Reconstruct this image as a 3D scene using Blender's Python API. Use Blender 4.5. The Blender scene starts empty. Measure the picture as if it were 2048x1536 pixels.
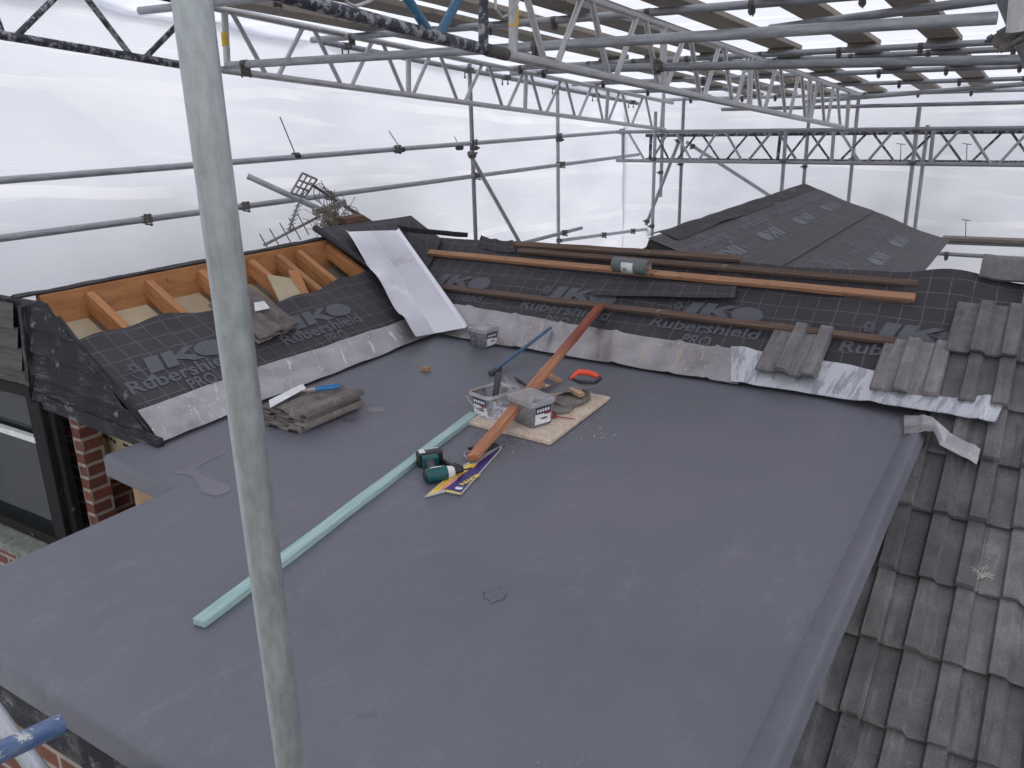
import bpy, bmesh, math, random
from mathutils import Vector, Matrix, noise as mnoise
random.seed(7)
R = math.radians
S = bpy.context.scene
COL = S.collection

# ---------------------------------------------------------------- camera, world, sun, exposure
YAW, PITCH, ROLL, EYE, FPX = R(32.5), R(18.1), math.atan(.0242), 1.5, 1680.0
F = Vector((-math.sin(YAW)*math.cos(PITCH), math.cos(YAW)*math.cos(PITCH), -math.sin(PITCH)))
RT = Vector((math.cos(YAW), math.sin(YAW), 0)); UP = RT.cross(F)
cr, sr = math.cos(ROLL), math.sin(ROLL)
CX, CY = RT*cr - UP*sr, RT*sr + UP*cr
O = Vector((0, 0, EYE))
cam = bpy.data.objects.new("camera", bpy.data.cameras.new("camera")); COL.objects.link(cam)
cam.data.sensor_width = 36; cam.data.lens = FPX/2048*36; cam.data.clip_start = .05; cam.data.clip_end = 400
m = Matrix.Identity(4)
for i in range(3):
    m[i][0], m[i][1], m[i][2], m[i][3] = CX[i], CY[i], -F[i], O[i]
cam.matrix_world = m
S.camera = cam
SUN_EL, SUN_AZ = R(48), R(300)
w = bpy.data.worlds.new("World"); S.world = w; w.use_nodes = True
nt = w.node_tree; nt.nodes.clear()
sky = nt.nodes.new("ShaderNodeTexSky"); sky.sky_type = 'NISHITA'; sky.sun_disc = False
sky.sun_elevation = SUN_EL; sky.sun_rotation = SUN_AZ
hs = nt.nodes.new("ShaderNodeHueSaturation"); hs.inputs['Saturation'].default_value = .16
bg = nt.nodes.new("ShaderNodeBackground"); bg.inputs[1].default_value = .13
wo = nt.nodes.new("ShaderNodeOutputWorld")
nt.links.new(sky.outputs[0], hs.inputs['Color']); nt.links.new(hs.outputs[0], bg.inputs[0]); nt.links.new(bg.outputs[0], wo.inputs[0])
sl = bpy.data.lights.new("sun", 'SUN'); sl.energy = .9; sl.angle = R(25); sl.color = (1, .96, .92)
so = bpy.data.objects.new("sun", sl); COL.objects.link(so)
sd = Vector((math.sin(SUN_AZ)*math.cos(SUN_EL), math.cos(SUN_AZ)*math.cos(SUN_EL), math.sin(SUN_EL)))
so.rotation_euler = sd.to_track_quat('Z', 'Y').to_euler(); so.location = sd*30
S.view_settings.view_transform = 'Standard'; S.view_settings.look = 'None'
S.view_settings.gamma = 1; S.view_settings.exposure = 1.0
S.render.engine = 'CYCLES'
S.cycles.max_bounces = 10; S.cycles.diffuse_bounces = 5; S.cycles.transmission_bounces = 8; S.cycles.transparent_max_bounces = 12
S.cycles.use_denoising = True

# ---------------------------------------------------------------- points in the place (2048 px photograph coordinates met with real planes)
def ray(u, v): return F + CX*((u-1024)/FPX) - CY*((v-768)/FPX)
def pl(u, v, p0, n):
    d = ray(u, v); p0 = Vector(p0); n = Vector(n)
    return O + d*(((p0-O).dot(n))/d.dot(n))
def pz(u, v, z=0.): return pl(u, v, (0, 0, z), (0, 0, 1))
def px(u, v, x): return pl(u, v, (x, 0, 0), (1, 0, 0))
def py(u, v, y): return pl(u, v, (0, y, 0), (0, 1, 0))
def pd(u, v, d): return O + ray(u, v)*d
TH = R(29); ct, st = math.cos(TH), math.sin(TH); TT = st/ct
BSN, LSN = Vector((-.047*st, -st, ct)).normalized(), Vector((st, 0, ct))
def BS(x, t, h=0.): return Vector((x, 4.385-.047*(x+.35)+t*ct, t*st)) + BSN*h        # back slope: x along, t up the slope
def LS(y, t, h=0.): return Vector((-3.5-t*ct, y, t*st)) + LSN*h       # left slope
XR, ZR = -2.31, .62
ct2, st2 = math.cos(R(19.1)), math.sin(R(19.1))
def FR(y, t, h=0.): return Vector((XR+t*ct2, y, ZR-t*st2)) + Vector((st2, 0, ct2))*h   # far roof, t down from its ridge
def pbs(u, v, h=0.): return pl(u, v, BS(0, 0, h), BSN)
def pls(u, v, h=0.): return pl(u, v, LS(0, 0, h), LSN)
def pfr(u, v, h=0.): return pl(u, v, FR(0, 0, h), (st2, 0, ct2))
RPN = Vector((0, .065, 1))
def rp(u, v, dz=0.): return pl(u, v, (0, 4, 2.12+dz), RPN)
def rz(y, dz=0.): return 2.12+dz-.065*(y-4)
def nz(x, y, z=0., s=1.): return mnoise.noise(Vector((x*s, y*s, z*s)))

# ---------------------------------------------------------------- mesh builder
class MB:
    def __init__(s): s.v = []; s.f = []; s.uv = []; s.mi = []
    def add(s, vs, fs, uvs=None, mi=0):
        b = len(s.v); s.v += [Vector(p) for p in vs]
        for k, f in enumerate(fs):
            s.f.append([b+i for i in f]); s.mi.append(mi)
            s.uv.append(uvs[k] if uvs else [(vs[i][0], vs[i][1]) for i in f])
        return s
    def beam(s, a, b, w, h, up=(0, 0, 1), ends=None, mi=0, taper=1.):
        a, b = Vector(a), Vector(b); d = b-a; L = d.length; d.normalize(); up = Vector(up)
        sd = d.cross(up)
        if sd.length < 1e-4: sd = d.cross(Vector((1, 0, 0)))
        sd.normalize(); up = sd.cross(d)
        vs = []
        for p, k in ((a, 1.), (b, taper)):
            for i, j in ((-1, -1), (1, -1), (1, 1), (-1, 1)): vs.append(p+sd*(i*w/2*k)+up*(j*h/2*k))
        fs = [(0, 1, 2, 3), (7, 6, 5, 4), (0, 4, 5, 1), (1, 5, 6, 2), (2, 6, 7, 3), (3, 7, 4, 0)]
        r = random.random()*3
        uv = [[(0, r), (w, r), (w, r+h), (0, r+h)]]*2 + [[(0, r+k*.1), (L, r+k*.1), (L, r+k*.1+w), (0, r+k*.1+w)] for k in range(4)]
        return s.add(vs, fs, uv, mi)
    def tube(s, pts, r, n=12, caps=True, hollow=False, mi=0):
        pts = [Vector(p) for p in pts]; rs = r if isinstance(r, (list, tuple)) else [r]*len(pts)
        vs = []; fs = []; uvs = []; L = [0]; t0 = None; ph = random.random()*5
        for i in range(1, len(pts)): L.append(L[-1]+(pts[i]-pts[i-1]).length)
        prev = None
        for i, p in enumerate(pts):
            t = (pts[min(i+1, len(pts)-1)]-pts[max(i-1, 0)]).normalized()
            if prev is None:
                a = t.orthogonal().normalized()
            else:
                a = prev - t*prev.dot(t); a = a.normalized() if a.length > 1e-6 else t.orthogonal().normalized()
            prev = a; b = t.cross(a)
            for k in range(n):
                q = 2*math.pi*k/n; vs.append(p+(a*math.cos(q)+b*math.sin(q))*rs[i])
        for i in range(len(pts)-1):
            for k in range(n):
                k2 = (k+1) % n
                fs.append((i*n+k, i*n+k2, (i+1)*n+k2, (i+1)*n+k))
                v0, v1 = ph+k/n*2*math.pi*rs[i], ph+(k+1)/n*2*math.pi*rs[i]
                uvs.append([(L[i], v0), (L[i], v1), (L[i+1], v1), (L[i+1], v0)])
        if caps:
            for e, i in ((0, 0), (1, len(pts)-1)):
                ring = [i*n+k for k in range(n)]
                if hollow:
                    t = (pts[1]-pts[0] if e == 0 else pts[-2]-pts[-1]).normalized()
                    b0 = len(vs)
                    for k in range(n): vs.append(pts[i]+(vs[i*n+k]-pts[i])*.82)
                    for k in range(n): vs.append(vs[b0+k]+t*.06)
                    for k in range(n):
                        k2 = (k+1) % n
                        A = (i*n+k, b0+k, b0+k2, i*n+k2); B = (b0+k, b0+n+k, b0+n+k2, b0+k2)
                        for q in (A, B):
                            fs.append(q if e == 0 else q[::-1]); uvs.append([(0, 0), (.01, 0), (.01, .01), (0, .01)])
                    ring = [b0+n+k for k in range(n)]
                fs.append(ring[::-1] if e == 0 else ring); uvs.append([(0, 0)]*n)
        return s.add(vs, fs, uvs, mi)
    def grid(s, fn, nu, nv, uvfn=None, th=0., mi=0):
        # fn(a, b) -> point, a and b run 0..1; th gives a real thickness downwards along the normal
        P = [[Vector(fn(i/nu, j/nv)) for j in range(nv+1)] for i in range(nu+1)]
        U = [[uvfn(i/nu, j/nv) if uvfn else (P[i][j].x, P[i][j].y) for j in range(nv+1)] for i in range(nu+1)]
        idx = lambda i, j: i*(nv+1)+j
        vs = [P[i][j] for i in range(nu+1) for j in range(nv+1)]; fs = []; uv = []
        for i in range(nu):
            for j in range(nv):
                fs.append((idx(i, j), idx(i+1, j), idx(i+1, j+1), idx(i, j+1)))
                uv.append([U[i][j], U[i+1][j], U[i+1][j+1], U[i][j+1]])
        if th:
            b = len(vs)
            for i in range(nu+1):
                for j in range(nv+1):
                    e1 = P[min(i+1, nu)][j]-P[max(i-1, 0)][j]; e2 = P[i][min(j+1, nv)]-P[i][max(j-1, 0)]
                    n = e1.cross(e2); n = n.normalized() if n.length > 1e-9 else Vector((0, 0, 1))
                    vs.append(P[i][j]-n*th)
            for k in range(len(fs)):
                fs.append(tuple(b+q for q in fs[k][::-1])); uv.append(uv[k][::-1])
            edge = [(idx(i, 0), idx(i+1, 0)) for i in range(nu)] + [(idx(nu, j), idx(nu, j+1)) for j in range(nv)] + \
                   [(idx(i+1, nv), idx(i, nv)) for i in range(nu)][::-1] + [(idx(0, j+1), idx(0, j)) for j in range(nv)][::-1]
            flat = [U[i][j] for i in range(nu+1) for j in range(nv+1)]
            for a, c in edge:
                fs.append((c, a, b+a, b+c)); uv.append([flat[c], flat[a], flat[a], flat[c]])
        return s.add(vs, fs, uv, mi)
    def prism(s, poly, dn, mi=0, uvfn=None):
        # poly: list of 3-D points, extruded by the vector dn
        n = len(poly); dn = Vector(dn); A = [Vector(p) for p in poly]; vs = A+[p+dn for p in A]
        nrm = Vector((0, 0, 0))
        for i in range(n): nrm += A[i].cross(A[(i+1) % n])
        flip = nrm.dot(dn) > 0
        top = list(range(n)); bot = [n+i for i in range(n)][::-1]
        fs = [top, bot]+[((i+1) % n, i, n+i, n+(i+1) % n) for i in range(n)]
        if flip: fs = [f[::-1] for f in fs]
        return s.add(vs, [tuple(f) for f in fs], None, mi)
W = {}
def obj(name, mb, mat, parent=None, smooth=False, bevel=0., origin=None):
    base = W.get(parent, Vector((0, 0, 0))) if parent else Vector((0, 0, 0))
    if parent: org = base
    elif origin is not None: org = Vector(origin)
    else:
        xs = [v.x for v in mb.v]; ys = [v.y for v in mb.v]; zs = [v.z for v in mb.v]
        org = Vector(((min(xs)+max(xs))/2, (min(ys)+max(ys))/2, min(zs)))
    me = bpy.data.meshes.new(name); me.from_pydata([v-org for v in mb.v], [], mb.f); 
    uvl = me.uv_layers.new(name="UVMap"); k = 0
    for p, f in zip(me.polygons, mb.uv):
        for c in f: uvl.data[k].uv = c; k += 1
    for p, i in zip(me.polygons, mb.mi): p.material_index = i; p.use_smooth = smooth
    for x in (mat if isinstance(mat, (list, tuple)) else [mat]): me.materials.append(x)
    if smooth:
        try: me.set_sharp_from_angle(angle=R(40))
        except Exception: pass
    o = bpy.data.objects.new(name, me); COL.objects.link(o)
    if parent: o.parent = parent; W[o] = base
    else: o.location = org; W[o] = org
    if bevel:
        b = o.modifiers.new("bevel", 'BEVEL'); b.width = bevel; b.segments = 2; b.limit_method = 'ANGLE'; b.angle_limit = R(40)
    return o
def thing(name, label, cat, loc, group=None):
    o = bpy.data.objects.new(name, None); COL.objects.link(o); o.location = loc; o.empty_display_size = .1
    W[o] = Vector(loc); return tag(o, label, cat, group)
def tag(o, label, cat, group=None):
    o['label'] = label; o['category'] = cat
    if group: o['group'] = group
    return o
def struct(o): o['kind'] = 'structure'; return o

# ---------------------------------------------------------------- materials
def newmat(name):
    m = bpy.data.materials.new(name); m.use_nodes = True; nt = m.node_tree
    return m, nt, nt.nodes['Principled BSDF']
def N(nt, t, **kw):
    n = nt.nodes.new(t)
    for k, v in kw.items(): setattr(n, k, v)
    return n
def coords(nt, kind, scale=(1, 1, 1), rot=(0, 0, 0)):
    c = N(nt, 'ShaderNodeTexCoord'); mp = N(nt, 'ShaderNodeMapping'); mp.inputs['Scale'].default_value = scale; mp.inputs['Rotation'].default_value = rot
    nt.links.new(c.outputs[kind], mp.inputs[0]); return mp.outputs[0]
def noise(nt, vec, scale, detail=5, rough=.6):
    n = N(nt, 'ShaderNodeTexNoise'); n.inputs['Scale'].default_value = scale; n.inputs['Detail'].default_value = detail; n.inputs['Roughness'].default_value = rough
    nt.links.new(vec, n.inputs['Vector']); return n.outputs['Fac']
def ramp(nt, fac, stops):
    r = N(nt, 'ShaderNodeValToRGB'); e = r.color_ramp.elements
    while len(e) < len(stops): e.new(.5)
    for q, (p, c) in zip(e, stops):
        q.position = p; q.color = (*(c if isinstance(c, (tuple, list)) else (c, c, c)), 1)
    nt.links.new(fac, r.inputs[0]); return r.outputs[0]
def mix(nt, fac, a, b, mode='MIX'):
    n = N(nt, 'ShaderNodeMix', data_type='RGBA', blend_type=mode)
    if isinstance(fac, float): n.inputs[0].default_value = fac
    else: nt.links.new(fac, n.inputs[0])
    for i, x in ((6, a), (7, b)):
        if isinstance(x, (tuple, list)): n.inputs[i].default_value = (*x, 1)
        else: nt.links.new(x, n.inputs[i])
    return n.outputs[2]
def math_(nt, op, a, b=None):
    n = N(nt, 'ShaderNodeMath', operation=op)
    for i, x in ((0, a), (1, b)):
        if x is None: continue
        if isinstance(x, (int, float)): n.inputs[i].default_value = x
        else: nt.links.new(x, n.inputs[i])
    return n.outputs[0]
def bump(nt, bs, h, strength=.3, dist=.01):
    b = N(nt, 'ShaderNodeBump'); b.inputs['Strength'].default_value = strength; b.inputs['Distance'].default_value = dist
    nt.links.new(h, b.inputs['Height']); nt.links.new(b.outputs[0], bs.inputs['Normal'])
def vary(nt, col, amt=.25):
    oi = N(nt, 'ShaderNodeObjectInfo'); r = ramp(nt, oi.outputs['Random'], [(0, 1-amt), (1, 1+amt*.6)])
    return mix(nt, 1., col, r, 'MULTIPLY')
def pmat(name, c1, c2, kind='UV', scale=8., stretch=(1, 1, 1), rough=.6, metal=0., bmp=.2, lo=.35, hi=.65, spots=None, rvar=.15, var=.2, fine=120., spec=.5):
    m, nt, bs = newmat(name)
    v = coords(nt, kind, stretch); f = noise(nt, v, scale, 8, .65)
    col = ramp(nt, f, [(lo, c1), (hi, c2)])
    f2 = noise(nt, v, fine, 3)
    col = mix(nt, .35, col, ramp(nt, f2, [(.3, .55), (.7, 1.25)]), 'MULTIPLY')
    if spots:
        c, sc, th = spots
        f3 = noise(nt, coords(nt, 'Object'), sc, 6, .7); k = ramp(nt, f3, [(th, 0.), (th+.07, 1.)])
        col = mix(nt, k, col, c)
    if var: col = vary(nt, col, var)
    nt.links.new(col, bs.inputs['Base Color'])
    rr = ramp(nt, f, [(.3, max(.05, rough-rvar)), (.7, min(1, rough+rvar))]); nt.links.new(rr, bs.inputs['Roughness'])
    bs.inputs['Metallic'].default_value = metal; bs.inputs['Specular IOR Level'].default_value = spec
    if bmp: bump(nt, bs, mix(nt, .5, f, f2), bmp, .004)
    return m
def plain(name, c, rough=.5, metal=0., bmp=.06):
    return pmat(name, tuple(x*.88 for x in c), tuple(min(1, x*1.1) for x in c), 'Object', 14, rough=rough, metal=metal, bmp=bmp, var=0, fine=90)

M = {}
M['galv'] = pmat('galvanised_steel', (.25, .26, .28), (.44, .455, .48), scale=9, stretch=(.8, 5, 1), rough=.5, metal=.3, bmp=.12, spots=((.14, .105, .085), 9., .67), var=.3)
M['galv_pole'] = pmat('weathered_galvanised_pole', (.30, .325, .335), (.44, .465, .47), scale=11, stretch=(.8, 2.2, 1), rough=.38, metal=.6, bmp=.12, lo=.25, hi=.75, spots=((.20, .205, .205), 30., .66), var=0, fine=45)
M['alu'] = pmat('aluminium_tube', (.42, .42, .43), (.62, .62, .63), scale=7, stretch=(.8, 4, 1), rough=.45, metal=.45, bmp=.1, spots=((.26, .22, .19), 11., .66), var=.1)
M['black_steel'] = pmat('chipped_black_paint', (.02, .022, .035), (.05, .052, .07), scale=10, stretch=(1, 4, 1), rough=.5, metal=.0, bmp=.2, spots=((.30, .30, .32), 30., .50), var=.1)
M['blue_steel'] = pmat('chipped_blue_paint', (.03, .11, .2), (.06, .17, .27), scale=10, stretch=(1, 4, 1), rough=.45, bmp=.2, spots=((.5, .52, .52), 30., .6), var=.1)
M['blue_tube'] = pmat('chipped_blue_tube_paint', (.03, .07, .2), (.12, .17, .27), scale=12, stretch=(1, 5, 1), rough=.4, bmp=.2, spots=((.5, .5, .48), 24., .56), var=0)
M['rust'] = pmat('rusty_fitting', (.085, .078, .078), (.19, .165, .155), 'Object', 40, rough=.75, metal=.2, bmp=.4)
M['board'] = pmat('scaffold_board_wood', (.20, .17, .14), (.38, .33, .27), scale=5, stretch=(.7, 14, 1), rough=.8, bmp=.3, spots=((.12, .10, .085), 5., .62), var=.25)
M['rafter'] = pmat('old_orange_softwood', (.33, .135, .05), (.5, .235, .095), scale=5, stretch=(.8, 16, 1), rough=.75, bmp=.2, spots=((.12, .05, .025), 7., .66), var=.15)
M['batten'] = pmat('used_orange_batten', (.34, .16, .085), (.52, .28, .165), scale=6, stretch=(.7, 18, 1), rough=.8, bmp=.3, spots=((.10, .05, .035), 9., .62), var=.1)
M['batten_old'] = pmat('old_dark_batten', (.075, .045, .035), (.20, .13, .095), scale=5, stretch=(.7, 18, 1), rough=.85, bmp=.4, spots=((.3, .27, .235), 7., .66), var=.25)
M['red_lath'] = pmat('reddish_old_batten', (.22, .055, .03), (.42, .17, .075), scale=2.2, stretch=(1, 8, 1), rough=.7, bmp=.25, spots=((.09, .035, .025), 14., .66), var=0)
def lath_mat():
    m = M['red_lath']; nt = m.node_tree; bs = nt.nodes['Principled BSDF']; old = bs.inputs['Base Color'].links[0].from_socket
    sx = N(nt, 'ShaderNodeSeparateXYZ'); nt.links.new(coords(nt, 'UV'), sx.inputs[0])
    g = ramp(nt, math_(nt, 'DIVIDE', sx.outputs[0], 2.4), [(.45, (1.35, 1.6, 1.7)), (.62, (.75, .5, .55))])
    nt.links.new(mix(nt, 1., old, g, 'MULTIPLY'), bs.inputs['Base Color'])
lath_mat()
M['green_batten'] = pmat('green_treated_batten', (.26, .42, .41), (.44, .56, .53), scale=4, stretch=(1, 12, 1), rough=.75, bmp=.2, spots=((.5, .5, .42), 9., .66), var=0)
M['offcut'] = pmat('softwood_offcut', (.38, .22, .13), (.52, .33, .2), scale=8, stretch=(1, 10, 1), rough=.8, bmp=.2)
M['chip'] = pmat('chipboard', (.52, .40, .31), (.72, .59, .48), 'Object', 30, rough=.85, bmp=.3, spots=((.74, .64, .52), 60, .55), var=0, fine=200)
M['cream'] = pmat('cream_insulation_board', (.46, .37, .24), (.56, .47, .33), 'Object', 3, rough=.8, bmp=.05, spots=((.33, .25, .16), 5, .68), var=.1)
M['clad'] = pmat('black_weathered_boarding', (.012, .013, .016), (.038, .040, .046), scale=5, stretch=(1.5, 16, 1), rough=.75, bmp=.8, spots=((.20, .195, .19), 11., .60), var=0, fine=60, spec=.25)
def flake(m, c, lo, hi):
    nt = m.node_tree; bs = nt.nodes['Principled BSDF']; old = bs.inputs['Base Color'].links[0].from_socket
    f = noise(nt, coords(nt, 'UV', (3, 22, 1)), 2.2, 9, .75); g = noise(nt, coords(nt, 'Object'), 2.4, 3)
    k = math_(nt, 'MULTIPLY', ramp(nt, f, [(lo, 0.), (hi, .85)]), ramp(nt, g, [(.40, 0.), (.58, 1.)]))
    nt.links.new(mix(nt, k, old, c), bs.inputs['Base Color'])
flake(M['clad'], (.17, .17, .17), .50, .62)
M['clad_grey'] = pmat('grey_weathered_boarding', (.05, .045, .042), (.13, .115, .105), scale=4, stretch=(1, 12, 1), rough=.8, bmp=.5, spots=((.05, .045, .042), 7., .6), var=0, fine=60)
M['post'] = pmat('peeling_black_post', (.008, .008, .009), (.026, .025, .024), scale=5, stretch=(1, 14, 1), rough=.75, bmp=.6, spots=((.26, .24, .2), 16., .63), var=0, spec=.2)
M['lead'] = None
M['white'] = plain('white_paper', (.75, .75, .74), .7)
M['black_plastic'] = plain('black_plastic', (.018, .018, .022), .45)
M['teal'] = plain('teal_tool_plastic', (.004, .085, .095), .38)
M['orange'] = plain('orange_plastic', (.85, .09, .03), .4)
M['grey_plastic'] = plain('dark_grey_rubber', (.055, .052, .06), .6)
M['blue_plastic'] = plain('blue_handle', (.02, .16, .42), .4)
M['blue_wood'] = pmat('blue_painted_bar', (.045, .10, .18), (.09, .17, .27), scale=9, stretch=(1, 8, 1), rough=.6, bmp=.2, var=0)
M['red'] = plain('red_paint', (.35, .03, .03), .5)
M['steel'] = pmat('bare_steel', (.42, .42, .43), (.6, .6, .6), 'Object', 20, rough=.35, metal=.8, bmp=.05, var=0)
M['saw'] = pmat('worn_saw_blade', (.12, .115, .13), (.22, .21, .22), 'Object', 9, rough=.5, metal=.5, bmp=.06, spots=((.3, .12, .12), 9, .66), var=0)
M['nail'] = pmat('galvanised_nails', (.34, .35, .38), (.66, .67, .7), 'Object', 60, rough=.4, metal=.5, bmp=0)
M['yellow'] = plain('yellow_print', (.78, .42, .04), .5)
M['gold'] = plain('pale_yellow_print', (.8, .62, .12), .5)
M['purple'] = plain('purple_card', (.045, .028, .16), .45)
M['pink'] = plain('salmon_print', (.75, .3, .25), .5)
M['navy'] = plain('navy_label_print', (.035, .03, .10), .5)
M['card'] = plain('grey_card', (.5, .46, .42), .8)
M['sticker'] = plain('yellow_sticker', (.75, .48, .04), .5)
M['greenprint'] = plain('green_print', (.03, .22, .1), .6)
M['dpc'] = plain('grey_plastic_roll', (.16, .15, .165), .55)
M['print'] = pmat('pale_grey_print', (.082, .084, .10), (.125, .128, .148), 'Object', 60, rough=.75, bmp=.1, var=0, lo=.3, hi=.7)
M['print_dark'] = plain('black_ink', (.05, .045, .04), .8)
M['straw'] = pmat('straw', (.45, .42, .36), (.68, .65, .58), 'Object', 30, rough=.9, bmp=0)
M['twig'] = pmat('dry_nest_stems', (.14, .105, .08), (.34, .28, .22), 'Object', 30, rough=.9, bmp=0)
M['terracotta'] = pmat('brown_clay', (.13, .07, .05), (.22, .125, .09), 'Object', 20, rough=.85, bmp=.3)
M['antenna'] = pmat('grimy_aerial_metal', (.16, .155, .15), (.36, .35, .34), 'Object', 25, rough=.5, metal=.5, bmp=.1, spots=((.1, .06, .04), 20, .62))

def felt_mat(name, k):
    m, nt, bs = newmat(name)
    c = N(nt, 'ShaderNodeTexCoord'); sx = N(nt, 'ShaderNodeSeparateXYZ')
    dn = N(nt, 'ShaderNodeTexNoise'); dn.inputs['Scale'].default_value = 4; nt.links.new(c.outputs['UV'], dn.inputs['Vector'])
    ad = N(nt, 'ShaderNodeMix', data_type='RGBA', blend_type='LINEAR_LIGHT'); ad.inputs[0].default_value = .012
    nt.links.new(c.outputs['UV'], ad.inputs[6]); nt.links.new(dn.outputs['Color'], ad.inputs[7])
    nt.links.new(ad.outputs[2], sx.inputs[0])
    def line(out, period, width):
        f = math_(nt, 'FRACT', math_(nt, 'DIVIDE', out, period))
        d = math_(nt, 'ABSOLUTE', math_(nt, 'SUBTRACT', f, .5))
        return math_(nt, 'LESS_THAN', d, width/period/2)
    l = math_(nt, 'MAXIMUM', line(sx.outputs[0], .112, .0045), line(sx.outputs[1], .105, .0045))
    br = noise(nt, c.outputs['UV'], 9, 4); l = math_(nt, 'MULTIPLY', l, ramp(nt, br, [(.34, .25), (.55, .9)]))
    f = noise(nt, c.outputs['UV'], 5, 6); col = ramp(nt, f, [(.3, (.036*k, .033*k, .038*k)), (.7, (.060*k, .055*k, .063*k))])
    f2 = noise(nt, c.outputs['UV'], 260, 3)
    col = mix(nt, .5, col, ramp(nt, f2, [(.3, .6), (.7, 1.4)]), 'MULTIPLY')
    col = mix(nt, l, col, (.145, .138, .138))
    nt.links.new(col, bs.inputs['Base Color'])
    nt.links.new(ramp(nt, f, [(.3, .52), (.7, .75)]), bs.inputs['Roughness']); bs.inputs['Specular IOR Level'].default_value = .35
    bump(nt, bs, mix(nt, .35, f2, f), .35, .003); return m
M['felt'] = felt_mat('black_roofing_felt', .92); M['felt_far'] = felt_mat('dusty_grey_roofing_felt', 1.5)
M['print_far'] = pmat('faded_pale_print', (.13, .135, .155), (.19, .195, .22), 'Object', 40, rough=.8, bmp=.1, var=0, lo=.35, hi=.6)
M['felt_plain'] = pmat('dark_felt_edge', (.026, .024, .027), (.05, .046, .05), 'Object', 7, rough=.75, bmp=.3, var=0)

def membrane_mat():
    m, nt, bs = newmat('grey_rubber_membrane')
    v = coords(nt, 'Object'); f = noise(nt, v, 1.1, 6, .6)
    col = ramp(nt, f, [(.3, (.100, .111, .132)), (.5, (.128, .130, .154)), (.74, (.156, .152, .178))])
    f2 = noise(nt, v, 180, 3); col = mix(nt, .3, col, ramp(nt, f2, [(.3, .72), (.7, 1.2)]), 'MULTIPLY')
    # faint chalky scuffs, dust and damp spots
    f3 = noise(nt, coords(nt, 'Object', (2.6, 1.2, 1), (0, 0, .5)), 3.2, 10, .8); f4 = noise(nt, v, .8, 3)
    k = math_(nt, 'MULTIPLY', ramp(nt, f3, [(.52, 0.), (.72, .65)]), ramp(nt, f4, [(.38, 0.), (.56, 1.)]))
    col = mix(nt, k, col, (.22, .215, .225))
    vo = N(nt, 'ShaderNodeTexVoronoi'); vo.inputs['Scale'].default_value = 11; nt.links.new(v, vo.inputs['Vector'])
    col = mix(nt, math_(nt, 'LESS_THAN', vo.outputs['Distance'], .022), col, (.34, .34, .34))
    f5 = noise(nt, v, 2.3, 5, .7); d = ramp(nt, f5, [(.71, 0.), (.77, .5)]); col = mix(nt, d, col, (.075, .072, .085))
    nt.links.new(col, bs.inputs['Base Color'])
    nt.links.new(ramp(nt, f, [(.3, .34), (.7, .62)]), bs.inputs['Roughness']); bs.inputs['Specular IOR Level'].default_value = .42
    bump(nt, bs, mix(nt, .25, f, f2), .2, .008); return m
M['membrane'] = membrane_mat()

def lead_mat(name, base, hi, white, th):
    m, nt, bs = newmat(name)
    v = coords(nt, 'Object'); f = noise(nt, v, 5, 7, .6); f2 = noise(nt, coords(nt, 'UV', (6, 1.0, 1)), 3.2, 9, .72)
    col = ramp(nt, f, [(.3, base), (.7, hi)])
    col = mix(nt, ramp(nt, f2, [(th, 0.), (th+.05, 1.)]), col, white)
    vo = N(nt, 'ShaderNodeTexVoronoi'); vo.inputs['Scale'].default_value = 22; nt.links.new(v, vo.inputs['Vector'])
    col = mix(nt, math_(nt, 'LESS_THAN', vo.outputs['Distance'], .10), col, tuple(min(.8, x*1.5) for x in hi))
    nt.links.new(col, bs.inputs['Base Color']); bs.inputs['Metallic'].default_value = .6
    nt.links.new(ramp(nt, f, [(.3, .24), (.7, .46)]), bs.inputs['Roughness'])
    bump(nt, bs, mix(nt, .5, f, f2), .25, .01); return m
M['lead'] = lead_mat('old_lead', (.32, .30, .31), (.52, .49, .51), (.72, .70, .71), .58)
M['lead_dull'] = lead_mat('stained_lead', (.26, .24, .25), (.46, .43, .445), (.47, .41, .34), .57)
M['lead_white'] = lead_mat('oxidised_lead', (.30, .31, .34), (.44, .45, .48), (.60, .61, .645), .45)
M['zinc'], _nt, _b = newmat('bright_zinc_sheet'); _b.inputs['Base Color'].default_value = (.74, .73, .77, 1); _b.inputs['Metallic'].default_value = .85
_nt.links.new(ramp(_nt, noise(_nt, coords(_nt, 'Object'), 3, 4), [(.3, .22), (.7, .42)]), _b.inputs['Roughness'])

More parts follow.
